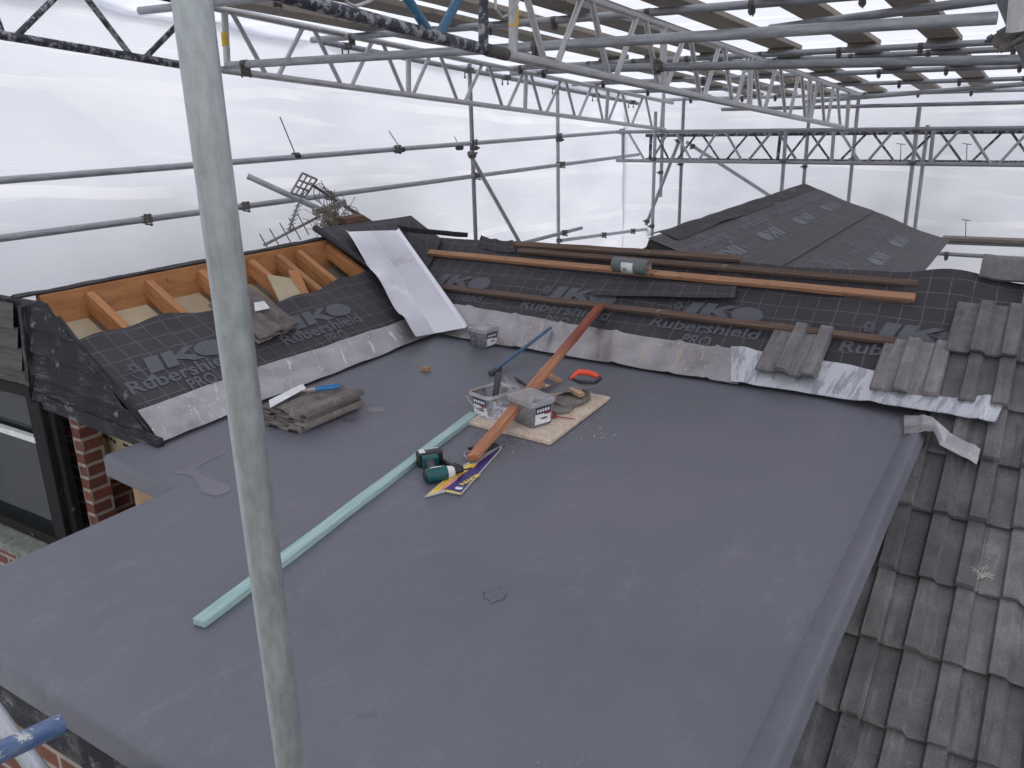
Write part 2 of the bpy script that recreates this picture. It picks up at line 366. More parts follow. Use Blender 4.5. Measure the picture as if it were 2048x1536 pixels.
def tile_mat():
    m, nt, bs = newmat('weathered_concrete_tile')
    v = coords(nt, 'Object'); f = noise(nt, v, 6, 8, .65)
    col = ramp(nt, f, [(.3, (.115, .109, .112)), (.5, (.172, .164, .166)), (.72, (.26, .248, .248))])
    f2 = noise(nt, v, 150, 4, .7); col = mix(nt, .6, col, ramp(nt, f2, [(.3, .55), (.7, 1.35)]), 'MULTIPLY')
    f3 = noise(nt, v, 15, 9, .8); col = mix(nt, ramp(nt, f3, [(.64, 0.), (.7, .6)]), col, (.30, .29, .275))
    f4 = noise(nt, v, 2.2, 4); col = mix(nt, ramp(nt, f4, [(.5, 0.), (.66, .5)]), col, (.098, .090, .088))
    f6 = noise(nt, coords(nt, 'Object', (1, .09, .09)), 24, 6, .7); col = mix(nt, ramp(nt, f6, [(.56, 0.), (.66, .55)]), col, (.28, .272, .27)); col = mix(nt, ramp(nt, f6, [(.30, .6), (.42, 0.)]), col, (.06, .055, .055))
    vo = N(nt, 'ShaderNodeTexVoronoi'); vo.inputs['Scale'].default_value = 26; nt.links.new(v, vo.inputs['Vector'])
    col = mix(nt, math_(nt, 'LESS_THAN', vo.outputs['Distance'], .07), col, (.36, .35, .33))
    wn = N(nt, 'ShaderNodeTexWhiteNoise', noise_dimensions='2D'); fl = N(nt, 'ShaderNodeVectorMath', operation='FLOOR')
    nt.links.new(coords(nt, 'UV'), fl.inputs[0]); nt.links.new(fl.outputs[0], wn.inputs['Vector'])
    col = mix(nt, 1., col, ramp(nt, wn.outputs['Value'], [(0, (.70, .70, .72)), (1, (1.25, 1.22, 1.2))]), 'MULTIPLY')
    nt.links.new(col, bs.inputs['Base Color']); bs.inputs['Roughness'].default_value = .82
    bump(nt, bs, mix(nt, .5, f2, f3), .8, .006); return m
M['tile'] = tile_mat()
M['tile_brown'] = pmat('dusty_brown_tile', (.12, .10, .092), (.25, .215, .195), 'Object', 12, rough=.9, bmp=.5, spots=((.34, .31, .29), 20., .62), var=.25)

def brick_mat():
    m, nt, bs = newmat('red_brick')
    b = N(nt, 'ShaderNodeTexBrick'); b.inputs['Scale'].default_value = 1; b.inputs['Brick Width'].default_value = .225; b.inputs['Row Height'].default_value = .075
    b.inputs['Mortar Size'].default_value = .011; b.inputs['Mortar Smooth'].default_value = .3; b.inputs['Color1'].default_value = (.23, .075, .05, 1); b.inputs['Color2'].default_value = (.15, .06, .045, 1); b.inputs['Mortar'].default_value = (.36, .32, .28, 1)
    v = coords(nt, 'UV'); nt.links.new(v, b.inputs['Vector'])
    f = noise(nt, coords(nt, 'Object'), 30, 6); col = mix(nt, .6, b.outputs['Color'], ramp(nt, f, [(.3, .6), (.7, 1.3)]), 'MULTIPLY')
    nt.links.new(col, bs.inputs['Base Color']); bs.inputs['Roughness'].default_value = .9
    bump(nt, bs, math_(nt, 'SUBTRACT', f, math_(nt, 'MULTIPLY', b.outputs['Fac'], 1.5)), .5, .006); return m
M['brick'] = brick_mat()

def sheet_mat(name, k, see):
    m, nt, bs = newmat(name); nt.nodes.remove(bs); out = nt.nodes['Material Output']
    c = coords(nt, 'UV'); sx = N(nt, 'ShaderNodeSeparateXYZ'); nt.links.new(c, sx.inputs[0])
    def line(o, period, width):
        f = math_(nt, 'FRACT', math_(nt, 'DIVIDE', o, period)); d = math_(nt, 'ABSOLUTE', math_(nt, 'SUBTRACT', f, .5))
        return math_(nt, 'LESS_THAN', d, width/period/2)
    g = math_(nt, 'MAXIMUM', line(sx.outputs[0], .022, .006), line(sx.outputs[1], .022, .006))     # scrim threads
    wob = noise(nt, coords(nt, 'UV', (.35, .35, 1)), 1.0, 2); vv = math_(nt, 'ADD', sx.outputs[1], math_(nt, 'MULTIPLY', wob, .35))
    bandf = math_(nt, 'FRACT', math_(nt, 'DIVIDE', vv, .74)); band = math_(nt, 'LESS_THAN', math_(nt, 'ABSOLUTE', math_(nt, 'SUBTRACT', bandf, .5)), .06)
    band = math_(nt, 'MULTIPLY', band, ramp(nt, noise(nt, coords(nt, 'UV', (.5, 1.3, 1)), 1.2, 3), [(.40, .15), (.60, 1.)]))
    f = noise(nt, coords(nt, 'UV', (.35, 1.1, 1), (0, 0, .25)), 1.5, 5); f2 = noise(nt, coords(nt, 'UV', (.6, 1.6, 1), (0, 0, .35)), 1.1, 3)
    col = ramp(nt, f, [(.3, (.76*k, .785*k, .88*k)), (.7, (.90*k, .91*k, .99*k))])
    crs = noise(nt, coords(nt, 'UV', (.45, 4.5, 1), (0, 0, .6)), 1.6, 4, .55); col = mix(nt, ramp(nt, crs, [(.58, 0.), (.66, .55)]), col, (.98*k, .98*k, min(.99, 1.03*k)))
    col = mix(nt, math_(nt, 'MULTIPLY', g, .25), col, (.62*k, .65*k, .70*k))
    col = mix(nt, math_(nt, 'MULTIPLY', band, .7), col, (.99*k, .985*k, min(.99, 1.03*k)))
    tr = N(nt, 'ShaderNodeBsdfTranslucent'); df = N(nt, 'ShaderNodeBsdfDiffuse'); tp = N(nt, 'ShaderNodeBsdfTransparent'); gl = N(nt, 'ShaderNodeBsdfGlossy'); gl.inputs['Roughness'].default_value = .35
    nt.links.new(col, tr.inputs[0]); nt.links.new(col, df.inputs[0])
    m1 = N(nt, 'ShaderNodeMixShader'); m1.inputs[0].default_value = .25; nt.links.new(tr.outputs[0], m1.inputs[1]); nt.links.new(df.outputs[0], m1.inputs[2])
    m2 = N(nt, 'ShaderNodeMixShader'); nt.links.new(math_(nt, 'MULTIPLY', math_(nt, 'SUBTRACT', 1., math_(nt, 'MAXIMUM', math_(nt, 'MULTIPLY', g, .5), band)), see), m2.inputs[0])
    nt.links.new(m1.outputs[0], m2.inputs[1]); nt.links.new(tp.outputs[0], m2.inputs[2])
    m3 = N(nt, 'ShaderNodeMixShader'); m3.inputs[0].default_value = .03; nt.links.new(m2.outputs[0], m3.inputs[1]); nt.links.new(gl.outputs[0], m3.inputs[2])
    nt.links.new(m3.outputs[0], out.inputs[0])
    b = N(nt, 'ShaderNodeBump'); b.inputs['Strength'].default_value = .5; b.inputs['Distance'].default_value = .05; nt.links.new(f2, b.inputs['Height']); b.inputs['Strength'].default_value = .16
    for s in (tr, df, gl): nt.links.new(b.outputs[0], s.inputs['Normal'])
    return m
M['sheet'] = sheet_mat('white_reinforced_sheeting', .87, .02); M['sheet_end'] = sheet_mat('white_end_sheeting', .97, .02); M['sheet_top'] = sheet_mat('white_roof_sheeting', .98, .02)

def plastic_mat(name, lo, hi):
    m, nt, bs = newmat(name); nt.nodes.remove(bs); out = nt.nodes['Material Output']
    f = noise(nt, coords(nt, 'Object'), 18, 4)
    tp = N(nt, 'ShaderNodeBsdfTransparent'); tp.inputs[0].default_value = (.92, .92, .95, 1); df = N(nt, 'ShaderNodeBsdfDiffuse'); df.inputs[0].default_value = (.92, .91, .94, 1)
    tr = N(nt, 'ShaderNodeBsdfTranslucent'); tr.inputs[0].default_value = (.97, .96, .98, 1); gl = N(nt, 'ShaderNodeBsdfGlossy'); gl.inputs['Roughness'].default_value = .15
    a = N(nt, 'ShaderNodeMixShader'); a.inputs[0].default_value = .6; nt.links.new(df.outputs[0], a.inputs[1]); nt.links.new(tr.outputs[0], a.inputs[2])
    b = N(nt, 'ShaderNodeMixShader'); nt.links.new(ramp(nt, f, [(.3, lo), (.7, hi)]), b.inputs[0]); nt.links.new(tp.outputs[0], b.inputs[1]); nt.links.new(a.outputs[0], b.inputs[2])
    fr = N(nt, 'ShaderNodeFresnel'); c = N(nt, 'ShaderNodeMixShader'); nt.links.new(fr.outputs[0], c.inputs[0]); nt.links.new(b.outputs[0], c.inputs[1]); nt.links.new(gl.outputs[0], c.inputs[2])
    nt.links.new(c.outputs[0], out.inputs[0]); return m
M['plastic'] = plastic_mat('clear_plastic', .16, .30); M['plastic_rim'] = plastic_mat('cloudy_plastic_rim', .55, .75); M['plastic_lid'] = plastic_mat('clear_plastic_lid', .42, .62)
def glass_mat():
    m, nt, bs = newmat('dark_window_glass'); bs.inputs['Base Color'].default_value = (.02, .025, .03, 1); bs.inputs['Roughness'].default_value = .04
    bs.inputs['Specular IOR Level'].default_value = .22; f = noise(nt, coords(nt, 'Object'), 3, 3); bump(nt, bs, f, .03, .01); return m
M['glass'] = glass_mat()
def water_mat():
    m, nt, bs = newmat('rain_water'); bs.inputs['Base Color'].default_value = (.115, .110, .136, 1); bs.inputs['Roughness'].default_value = .26
    f = noise(nt, coords(nt, 'Object'), 12, 2); bump(nt, bs, f, .03, .004); return m
M['water'] = water_mat()
M['ground'] = pmat('garden_ground', (.20, .20, .18), (.30, .29, .27), 'Object', 1.5, rough=.95, bmp=.4, var=0)
M['render'] = pmat('cream_render', (.55, .5, .4), (.62, .57, .46), 'Object', 2, rough=.9, bmp=.1, var=0)
M['roof_far'] = pmat('dull_roof_tiles', (.10, .08, .075), (.17, .14, .13), 'Object', 5, rough=.9, bmp=.3, var=0)

# ---------------------------------------------------------------- text as printed meshes
def text_polys(body, size, bold=.0):
    cu = bpy.data.curves.new("word", 'FONT'); cu.body = body; cu.size = size; cu.offset = bold*size; cu.resolution_u = 3
    o = bpy.data.objects.new("word", cu); COL.objects.link(o)
    dg = bpy.context.evaluated_depsgraph_get(); dg.update()
    me = bpy.data.meshes.new_from_object(o.evaluated_get(dg))
    bm = bmesh.new(); bm.from_mesh(me); bmesh.ops.triangulate(bm, faces=bm.faces[:])
    for _ in range(3):
        e = [x for x in bm.edges if x.calc_length() > .03]
        if not e: break
        bmesh.ops.subdivide_edges(bm, edges=e, cuts=1); bmesh.ops.triangulate(bm, faces=bm.faces[:])
    vs = [v.co.copy() for v in bm.verts]; bm.verts.index_update(); fs = [tuple(v.index for v in f.verts) for f in bm.faces]
    bm.free(); bpy.data.objects.remove(o); bpy.data.curves.remove(cu); bpy.data.meshes.remove(me)
    xs = [v.x for v in vs]; x0, x1 = min(xs), max(xs)
    return vs, fs, x0, x1
def put_text(mb, body, fn, x, y, width, height, bold=.0, slant=0., jitter=None):
    # fn(a, b) maps the print's own right / up coordinates to a point on the surface
    vs, fs, x0, x1 = text_polys(body, 1., bold)
    k = width/(x1-x0); ky = height/.70
    P = []
    for v in vs:
        a, b = (v.x-x0)*k+v.y*ky*slant, v.y*ky; P.append(fn(x+a, y+b))
    n = (P[fs[0][1]]-P[fs[0][0]]).cross(P[fs[0][2]]-P[fs[0][0]])
    mb.add(P, fs)
def put_poly(mb, pts, fn, sub=6):
    # flat print shape given as a convex quad or triangle fan, cut small so it follows the surface
    bm = bmesh.new(); vv = [bm.verts.new((p[0], p[1], 0)) for p in pts]; bm.faces.new(vv); bmesh.ops.triangulate(bm, faces=bm.faces[:])
    for _ in range(3):
        e = [x for x in bm.edges if x.calc_length() > .03]
        if not e: break
        bmesh.ops.subdivide_edges(bm, edges=e, cuts=1); bmesh.ops.triangulate(bm, faces=bm.faces[:])
    bm.verts.index_update(); mb.add([fn(v.co.x, v.co.y) for v in bm.verts], [tuple(v.index for v in f.verts) for f in bm.faces]); bm.free()
def put_ring(mb, cx, cy, rx, ry, wd, fn, n=24, a0=0., a1=360.):
    P = []; fs = []
    for i in range(n+1):
        q = R(a0+(a1-a0)*i/n)
        P.append(fn(cx+math.cos(q)*rx, cy+math.sin(q)*ry)); P.append(fn(cx+math.cos(q)*(rx-wd), cy+math.sin(q)*(ry-wd)))
    for i in range(n): fs.append((2*i, 2*i+2, 2*i+3, 2*i+1))
    mb.add(P, fs)
def logo(mb, x, y, w, h, fn):
    # the heavy slanted three-letter mark
    s = .30; q = lambda a, b: (x+a*w+b*h*s, y+b*h)
    put_poly(mb, [q(.0, 0), q(.17, 0), q(.17, 1), q(.0, 1)], fn)
    put_poly(mb, [q(.0, 0), q(.04, -.12), q(.0, -.3), q(-.1, -.34), q(-.09, -.25), q(-.05, -.18)], fn)
    put_poly(mb, [q(.21, 0), q(.36, 0), q(.36, 1), q(.21, 1)], fn)
    put_poly(mb, [q(.36, .42), q(.56, 0), q(.70, 0), q(.5, .52), q(.36, .62)], fn)
    put_poly(mb, [q(.36, .45), q(.46, .52), q(.64, 1), q(.5, 1), q(.36, .6)], fn)
    put_ring(mb, x+.82*w+.5*h*s, y+.5*h, .21*w, .52*h, .17*w, fn, 28)
    # crest: a rosette in a shield outline
    cx, cy = x-.10*w, y+.62*h
    put_ring(mb, cx, cy, .055*w, .28*h, .006, fn, 18); put_ring(mb, cx, cy, .03*w, .15*h, .005, fn, 12)
    for k in range(6):
        a = k*math.pi/3; put_ring(mb, cx+math.cos(a)*.05*w, cy+math.sin(a)*.25*h, .022*w, .1*h, .005, fn, 10)
    put_ring(mb, cx+.05*w, cy+.15*h, .15*w, 1.15*h, .006, fn, 20, 185, 300)

# ================================================================ SETTING: ground
g = MB(); g.add([(-150, -150, -5), (150, -150, -5), (150, 150, -5), (-150, 150, -5)], [(0, 1, 2, 3)])
struct(obj('ground', g, M['ground']))

# ================================================================ THE HOUSE
house = thing('house', 'brick house with a grey flat roof extension among half stripped tiled slopes', 'house', (-2, 4, -5))
# flat roof slab wrapped in membrane
OUT = [(-3.61, 2.05), (-3.0, 1.985), (-2.985, .96), (-.36, .925), (-.36, 4.6), (-3.55, 4.75), (-3.61, 4.75)]
def slab():
    bm = bmesh.new(); vt = [bm.verts.new((x, y, 0)) for x, y in OUT]; f = bm.faces.new(vt)
    r = bmesh.ops.extrude_face_region(bm, geom=[f]); dn = [e for e in r['geom'] if isinstance(e, bmesh.types.BMVert)]
    bmesh.ops.translate(bm, verts=dn, vec=(0, 0, -.1)); bmesh.ops.recalc_face_normals(bm, faces=bm.faces[:])
    ed = [e for e in bm.edges if abs(e.verts[0].co.z) < 1e-6 and abs(e.verts[1].co.z) < 1e-6] + [e for e in bm.edges if abs(e.verts[0].co.z-e.verts[1].co.z) > .05]
    bmesh.ops.bevel(bm, geom=ed, offset=.028, segments=4, affect='EDGES', profile=.5)
    top = [f for f in bm.faces if f.normal.z > .99 and len(f.verts) > 5]
    mb = MB(); bm.verts.index_update()
    tops = []
    for f in bm.faces:
        if f in top:
            tops = [v.co.copy() for v in f.verts]; continue
    # top surface as a fine grid clipped to the outline, so that it can be slightly uneven
    bmesh.ops.delete(bm, geom=top, context='FACES_ONLY')
    f = bm.faces.new([bm.verts.new(p) for p in tops])
    geo = [f]+list(f.verts)+list(f.edges)
    for k in range(1, 20):
        x = -3.61+k*.17
        fs = [q for q in bm.faces if q.normal.z > .99 or q.normal.length < .5]
        g = list({e for q in fs for e in list(q.edges)+list(q.verts)})+fs
        bmesh.ops.bisect_plane(bm, geom=g, plane_co=(x, 0, 0), plane_no=(1, 0, 0))
        bm.normal_update()
    for k in range(1, 22):
        y = .93+k*.175
        fs = [q for q in bm.faces if q.normal.z > .99]
        g = list({e for q in fs for e in list(q.edges)+list(q.verts)})+fs
        bmesh.ops.bisect_plane(bm, geom=g, plane_co=(0, y, 0), plane_no=(0, 1, 0))
    bmesh.ops.remove_doubles(bm, verts=bm.verts[:], dist=1e-5); bmesh.ops.recalc_face_normals(bm, faces=bm.faces[:])
    for v in bm.verts:
        if v.co.z > -.0005 and not v.is_boundary: v.co.z += nz(v.co.x, v.co.y, 3, 1.1)*.004
    bm.verts.index_update()
    for f in bm.faces: mb.add([v.co.copy() for v in f.verts], [tuple(range(len(f.verts)))])
    # weld back into one sheet
    mb2 = MB(); key = {}
    for f, u in zip(mb.f, mb.uv):
        ids = []
        for i in f:
            k = tuple(round(c, 5) for c in mb.v[i])
            if k not in key: key[k] = len(mb2.v); mb2.v.append(mb.v[i])
            ids.append(key[k])
        mb2.f.append(ids); mb2.uv.append(u); mb2.mi.append(0)
    bm.free(); return mb2
flat = obj('flat_roof', slab(), M['membrane'], house, smooth=True)
# raised rounded verge along the tiled side
def verge(a, b):
    y = .93+(4.52-.93)*a; q = b*math.pi*1.25-.25
    xs = -.405+.05*b*1.4; zz = .034*math.sin(min(math.pi, b*math.pi*1.0))*1.0
    x = -.418+.082*b; z = .003+.030*max(0, math.sin(min(1, b*1.1)*math.pi*.62)) - (.045*max(0, b-.72)/.28)
    return (x+nz(y, 0, 1, 2)*.004, y, z+nz(y, 0, 7, 3)*.003)
obj('verge_trim', MB().grid(verge, 60, 12, th=.004), M['membrane'], flat, smooth=True)
fb = MB(); fb.beam((-2.97, .985, -.17), (-.42, .96, -.17), .03, .14); obj('fascia', fb, M['clad'], house)
# brick walls under it
def wallbox(x0, x1, y0, y1, z0, z1):
    mb = MB(); P = [(x0, y0), (x1, y0), (x1, y1), (x0, y1)]
    for i in range(4):
        a, b = P[i], P[(i+1) % 4]; L = math.hypot(b[0]-a[0], b[1]-a[1])
        mb.add([(a[0], a[1], z0), (b[0], b[1], z0), (b[0], b[1], z1), (a[0], a[1], z1)], [(0, 1, 2, 3)], [[(0, z0), (L, z0), (L, z1), (0, z1)]])
    mb.add([(p[0], p[1], z1) for p in P], [(0, 1, 2, 3)]); return mb
obj('wall', wallbox(-2.93, -1.75, 1.03, 4.5, -5, -.105), M['brick'], house)
# tiled slope on the right carries on below the flat roof; unseen solid deck plane under felt and tiles, added to block light
dk = MB(); dk.grid(lambda a, b: BS(-3.9+a*7.2, -3.6+b*4.64, -.05), 2, 2, th=.06); obj('roof_deck', dk, M['felt_plain'], house)
dk = MB(); dk.grid(lambda a, b: (-4.2+a*7.5, 5.30-.047*(-3.85+a*7.5)+b*2.6, .455-b*2.6*TT), 2, 2, th=.06); obj('roof_deck', dk, M['felt_plain'], house)
FAR_Y0, FAR_Y1 = 5.4, 9.62
dk = MB(); dk.grid(lambda a, b: FR(FAR_Y0+(FAR_Y1-FAR_Y0)*a, .01+b*1.52, -.04), 2, 2, th=.05); obj('roof_deck', dk, M['felt_plain'], house)
dk = MB(); dk.grid(lambda a, b: (XR-.01-b*1.9, FAR_Y0+(FAR_Y1-FAR_Y0)*a, ZR-.045-b*1.9*TT), 2, 2, th=.05); obj('roof_deck', dk, M['felt_plain'], house)
obj('wall', wallbox(XR-1.6, XR+1.35, 5.9, FAR_Y1-.1, -5, -.5), M['brick'], house)
# left wing: ridge board, rafters, insulation between them
RX = -4.55
rb = MB(); rb.beam((RX-.03, 2.42, .475), (RX-.03, 5.3, .475), .05, .25); obj('ridge_board', rb, M['rafter'], house, bevel=.004)
cap = MB(); cap.grid(lambda a, b: (RX-.075+.055*b, 2.3+3.0*a, .602+.006*math.sin(b*math.pi)+nz(a*17, b*3)*.010), 60, 4, th=.012); obj('ridge_felt', cap, M['felt_plain'], house)
for (u0, v0, u1, v1) in [(172, 575, 285, 660), (292, 553, 392, 632), (400, 535, 480, 600), (500, 515, 595, 578), (555, 505, 648, 562), (597, 498, 688, 548)]:
    a = pls(u0, v0, .0); y = a.y; r = MB()
    r.beam(LS(y, 1.19, -.055), LS(y-.012, .5, -.055), .05, .1, up=LSN); obj('rafter', r, M['rafter'], house, bevel=.003)
for y in (2.36, 4.62):
    r = MB(); r.beam(LS(y, 1.19, -.055), LS(y, .1, -.055), .05, .1, up=LSN); obj('rafter', r, M['rafter'], house, bevel=.003)
ys = [2.39]+[pls(u, v).y for u, v in ((172, 575), (292, 553), (400, 535), (500, 515), (555, 505), (597, 498))]+[4.6]
for i in range(len(ys)-1):
    y0, y1 = ys[i]+.032, ys[i+1]-.032
    if i in (6,): continue
    p = MB(); t1 = (1.19, 1.19, 1.19, 1.1, 1.0, 1.03, 1.)[i]
    p.grid(lambda a, b: LS(y0+(y1-y0)*a, .2+(t1-.2)*b, -.125-.015*b), 1, 2, th=.05); obj('insulation_panel', p, M['cream'], house)
p = MB(); p.grid(lambda a, b: LS(2.45+2.9*a, .05+1.12*b, -.17), 1, 1, th=.02); obj('ceiling_board', p, M['board'], house)
p = MB(); y0 = ys[5]-.3; p.prism([LS(y0, .62, -.02), LS(y0+.12, .62, -.02), LS(y0+.3, .98, .0), LS(y0+.22, 1.0, .0)], (0, 0, -.03)); obj('loose_board', p, M['rafter'], house)
p = MB(); y0 = ys[4]; p.prism([LS(y0-.16, .72, .0), LS(y0+.02, .66, .0), LS(y0+.08, .9, .02), LS(y0-.05, .98, .02)], (0, 0, -.02)); obj('loose_insulation', p, M['cream'], house)
p = MB(); p.grid(lambda a, b: (RX-.06-b*1.6, 2.33+2.97*a, .57-b*1.6*TT), 2, 2, th=.05); obj('roof_deck', p, M['clad'], house)
# gable boarding of the left wing
GY = 2.27
def gab(u, v, dy=0): return py(u, v, GY+dy)
A0, A1, A2, A3, A4 = gab(66, 606), gab(318, 884), gab(300, 860), gab(76, 790), gab(30, 604)
gp = MB()
ends = [(gab(66, 606), gab(96, 606)), (gab(66, 650), gab(150, 680)), (gab(68, 700), gab(205, 752)), (gab(71, 745), gab(262, 822)), (gab(74, 785), gab(318, 886))]
for i in range(4):
    (a, b), (c, d) = ends[i], ends[i+1]
    o = Vector((0, -.024, 0)); gp.add([a+o*.1, b+o*.1, d+o, c+o, c, d], [(3, 2, 1, 0), (4, 5, 2, 3)], [[(a.x*1.0, c.z), (d.x, d.z), (b.x, b.z), (a.x, a.z)], [(a.x, c.z), (d.x, d.z), (d.x, d.z+.02), (a.x, c.z+.02)]])
obj('gable_boarding', gp, M['clad'], house)
ub = MB(); ub.prism([gab(66, 606, .01), gab(320, 888, .01), gab(76, 792, .01)], (0, .05, 0)); obj('gable_panel', ub, M['clad'], house)
tr = MB(); tr.beam(gab(72, 795, -.015), gab(322, 893, -.015), .035, .075); obj('gable_trim', tr, M['clad'], house)
lp = MB()
ends = [(gab(-140, 575), gab(30, 606)), (gab(-140, 622), gab(40, 655)), (gab(-140, 660), gab(48, 695)), (gab(-140, 700), gab(57, 740)), (gab(-140, 735), gab(70, 792))]
for i in range(4):
    (a, b), (c, d) = ends[i], ends[i+1]; o = Vector((0, -.035, 0))
    lp.add([a+o*.3, b+o*.3, d+o, c+o, c, d], [(3, 2, 1, 0), (4, 5, 2, 3)], [[(c.x, c.z), (d.x, d.z), (b.x, b.z), (a.x, a.z)], [(c.x, c.z), (d.x, d.z), (d.x, d.z+.02), (c.x, c.z+.02)]])
obj('wall_boarding', lp, M['clad_grey'], house)
ub = MB(); ub.prism([gab(-140, 570, .012), gab(66, 606, .012), gab(78, 795, .012), gab(-140, 760, .012)], (0, .04, 0)); obj('gable_panel', ub, M['clad'], house)
cp = MB(); c0, c1 = gab(52, 610), gab(70, 790); cp.beam(c0+Vector((0, -.02, 0)), c1+Vector((0, -.02, 0)), .03, .03); obj('corner_bead', cp, M['clad'], house)
# corner post, window and brickwork below the boarding
q = gab(92, 830); po = MB(); po.beam((q.x, GY-.01, -2.2), (q.x, GY-.01, gab(80, 800).z+.01), .085, .1)
po.beam((q.x+.07, GY+.01, -2.2), (q.x+.07, GY+.01, gab(80, 800).z+.0), .05, .06); obj('corner_post', po, M['post'], house, bevel=.006)
C = py(154, 842, 2.32)
pier = wallbox(C.x-.075, C.x, 2.32, 2.44, -3, .02); obj('brick_pier', pier, M['brick'], house)
ib = MB(); ib.prism([py(170, 820, 2.5), py(330, 875, 2.5), py(310, 960, 2.5), py(180, 960, 2.5)], (0, .03, 0)); ibo = obj('insulation_board', ib, M['cream'], house)
ink = MB()
for k, (u, v, w2) in enumerate([(206, 871, 5), (212, 874, 4), (219, 877, 5), (226, 881, 5), (246, 889, 5), (253, 890, 3)]):
    a = py(u, v, 2.496); ink.beam(a, py(u+w2, v+2+k % 2*3, 2.496), .004, .016); 
    if k in (3, 5): obj('faded_print', ink, M['print_dark'], ibo); ink = MB()
sb = MB(); sb.beam((-3.62, 2.2, -.32), (-3.0, 2.16, -.32), .03, .4); obj('plywood_board', sb, M['offcut'], house)
wx1 = q.x-.045; wx0 = wx1-1.6; zt, zs = gab(30, 770).z-.0, py(60, 1060, GY).z
win = obj('window', MB().beam((wx0, GY, zs+.03), (wx1, GY, zs+.03), .08, .06).beam((wx0, GY, zt), (wx1, GY, zt), .08, .06).beam((wx1-.03, GY, zs), (wx1-.03, GY, zt), .06, .08), M['post'], house)
bz = py(35, 862, GY); bar = MB(); bar.beam((wx0, GY-.02, bz.z+.0), (wx1-.06, GY-.02, bz.z-.0), .03, .035); obj('glazing_bar', bar, M['white'], win)
pn = MB(); pn.beam((wx0, GY+.02, (zs+zt)/2), (wx1, GY+.02, (zs+zt)/2), .01, zt-zs-.04); obj('pane', pn, M['glass'], win)
sl_ = MB(); sl_.prism([(wx0, GY-.14, zs-.03), (wx1+.05, GY-.14, zs-.03), (wx1+.05, GY+.05, zs+.0), (wx0, GY+.05, zs+.0)], (0, 0, -.06)); obj('sill', sl_, pmat('mossy_sill', (.13, .14, .12), (.26, .27, .24), 'Object', 20, rough=.85, bmp=.4, var=0), win)
obj('wall', wallbox(wx0-1.5, q.x+.1, GY-.06, GY+.2, -5, zs-.06), M['brick'], house)
obj('wall', wallbox(-5.0, C.x-.12, GY+.12, 5.2, -5, -.2), M['brick'], house)
obj('wall', wallbox(C.x+.01, -3.0, 2.76, 4.7, -5, -.12), M['brick'], house)

# ---- interlocking concrete tiles
TW, TL, GA, TP = .30, .42, .343, .022
PROF = [(0, .0), (.012, .006), (.024, .0), (.032, .004), (.045, .002), (.105, .002), (.116, .030), (.17, .030), (.186, .002), (.243, .002), (.254, .030), (.318, .030), (.322, .012), (.324, .0)]
def tile(mb, fn, seed=0, chip=True, uvo=(0., 0.), sag=True):
    # fn(x, y, h): x across, y up the slope, h above the plane
    rnd = random.Random(seed); nv = 5; n = len(PROF); vs = []; fs = []; uv = []
    ys = [0, .006, .06, .2, .36, TL]
    for j, y in enumerate(ys):
        for x, h in PROF:
            e = (rnd.uniform(-.006, .006) if j == 0 else 0) if chip else 0
            hh = h-(.006 if j == 0 else 0)
            vs.append(fn(x, y+e, hh+.014))
    b = len(vs)
    for j, y in enumerate(ys):
        for x, h in PROF: vs.append(fn(x, y+.002, h*.75-.006))
    for j in range(nv):
        for i in range(n-1):
            k = j*n+i; f = (k, k+1, k+n+1, k+n); fs.append(f); fs.append(tuple(b+q for q in f[::-1]))
            uv += [[(uvo[0]+.5, uvo[1]+.5)]*4]*2
    rim = [i for i in range(n)]+[j*n+n-1 for j in range(1, nv+1)]+[nv*n+i for i in range(n-2, -1, -1)]+[j*n for j in range(nv-1, 0, -1)]
    for i in range(len(rim)):
        a, c = rim[i], rim[(i+1) % len(rim)]; fs.append((c, a, b+a, b+c)); uv.append([(uvo[0]+.5, uvo[1]+.5)]*4)
    mb.add(vs, fs, uv)
X0 = -.045                                    # a joint line
Y0T = (4.135-4.371)/ct                          # slope coordinate of one course's lower edge
def slope_tile(mb, col, row, seed, dx=0., dt=0., rot=0., lift=0.):
    x0, t0 = X0+col*TW, Y0T+row*GA
    tilt = .032/GA
    def fn(x, y, h):
        a, b = x-.162, y-.2; x, y = .162+a*math.cos(rot)-b*math.sin(rot), .2+a*math.sin(rot)+b*math.cos(rot)
        if row == 3: y *= .72
        return BS(x0+x+dx, t0+y+dt, h+.058-y*tilt+lift)
    tile(mb, fn, seed, uvo=(col+20., row+20.))
roof = MB()
for row in range(-8, 4):
    c0 = {0: -1, 1: -1, 2: 0, 3: 0}.get(row, -2)
    if row < 0: c0 = max(-6, -2+int(row*.6))
    for colm in range(c0, 9):
        slope_tile(roof, colm, row, row*31+colm, random.uniform(-.004, .004), random.uniform(-.006, .006), random.uniform(-.006, .006), random.uniform(0, .004))
obj('roof_tiles', roof, M['tile'], house, smooth=True)

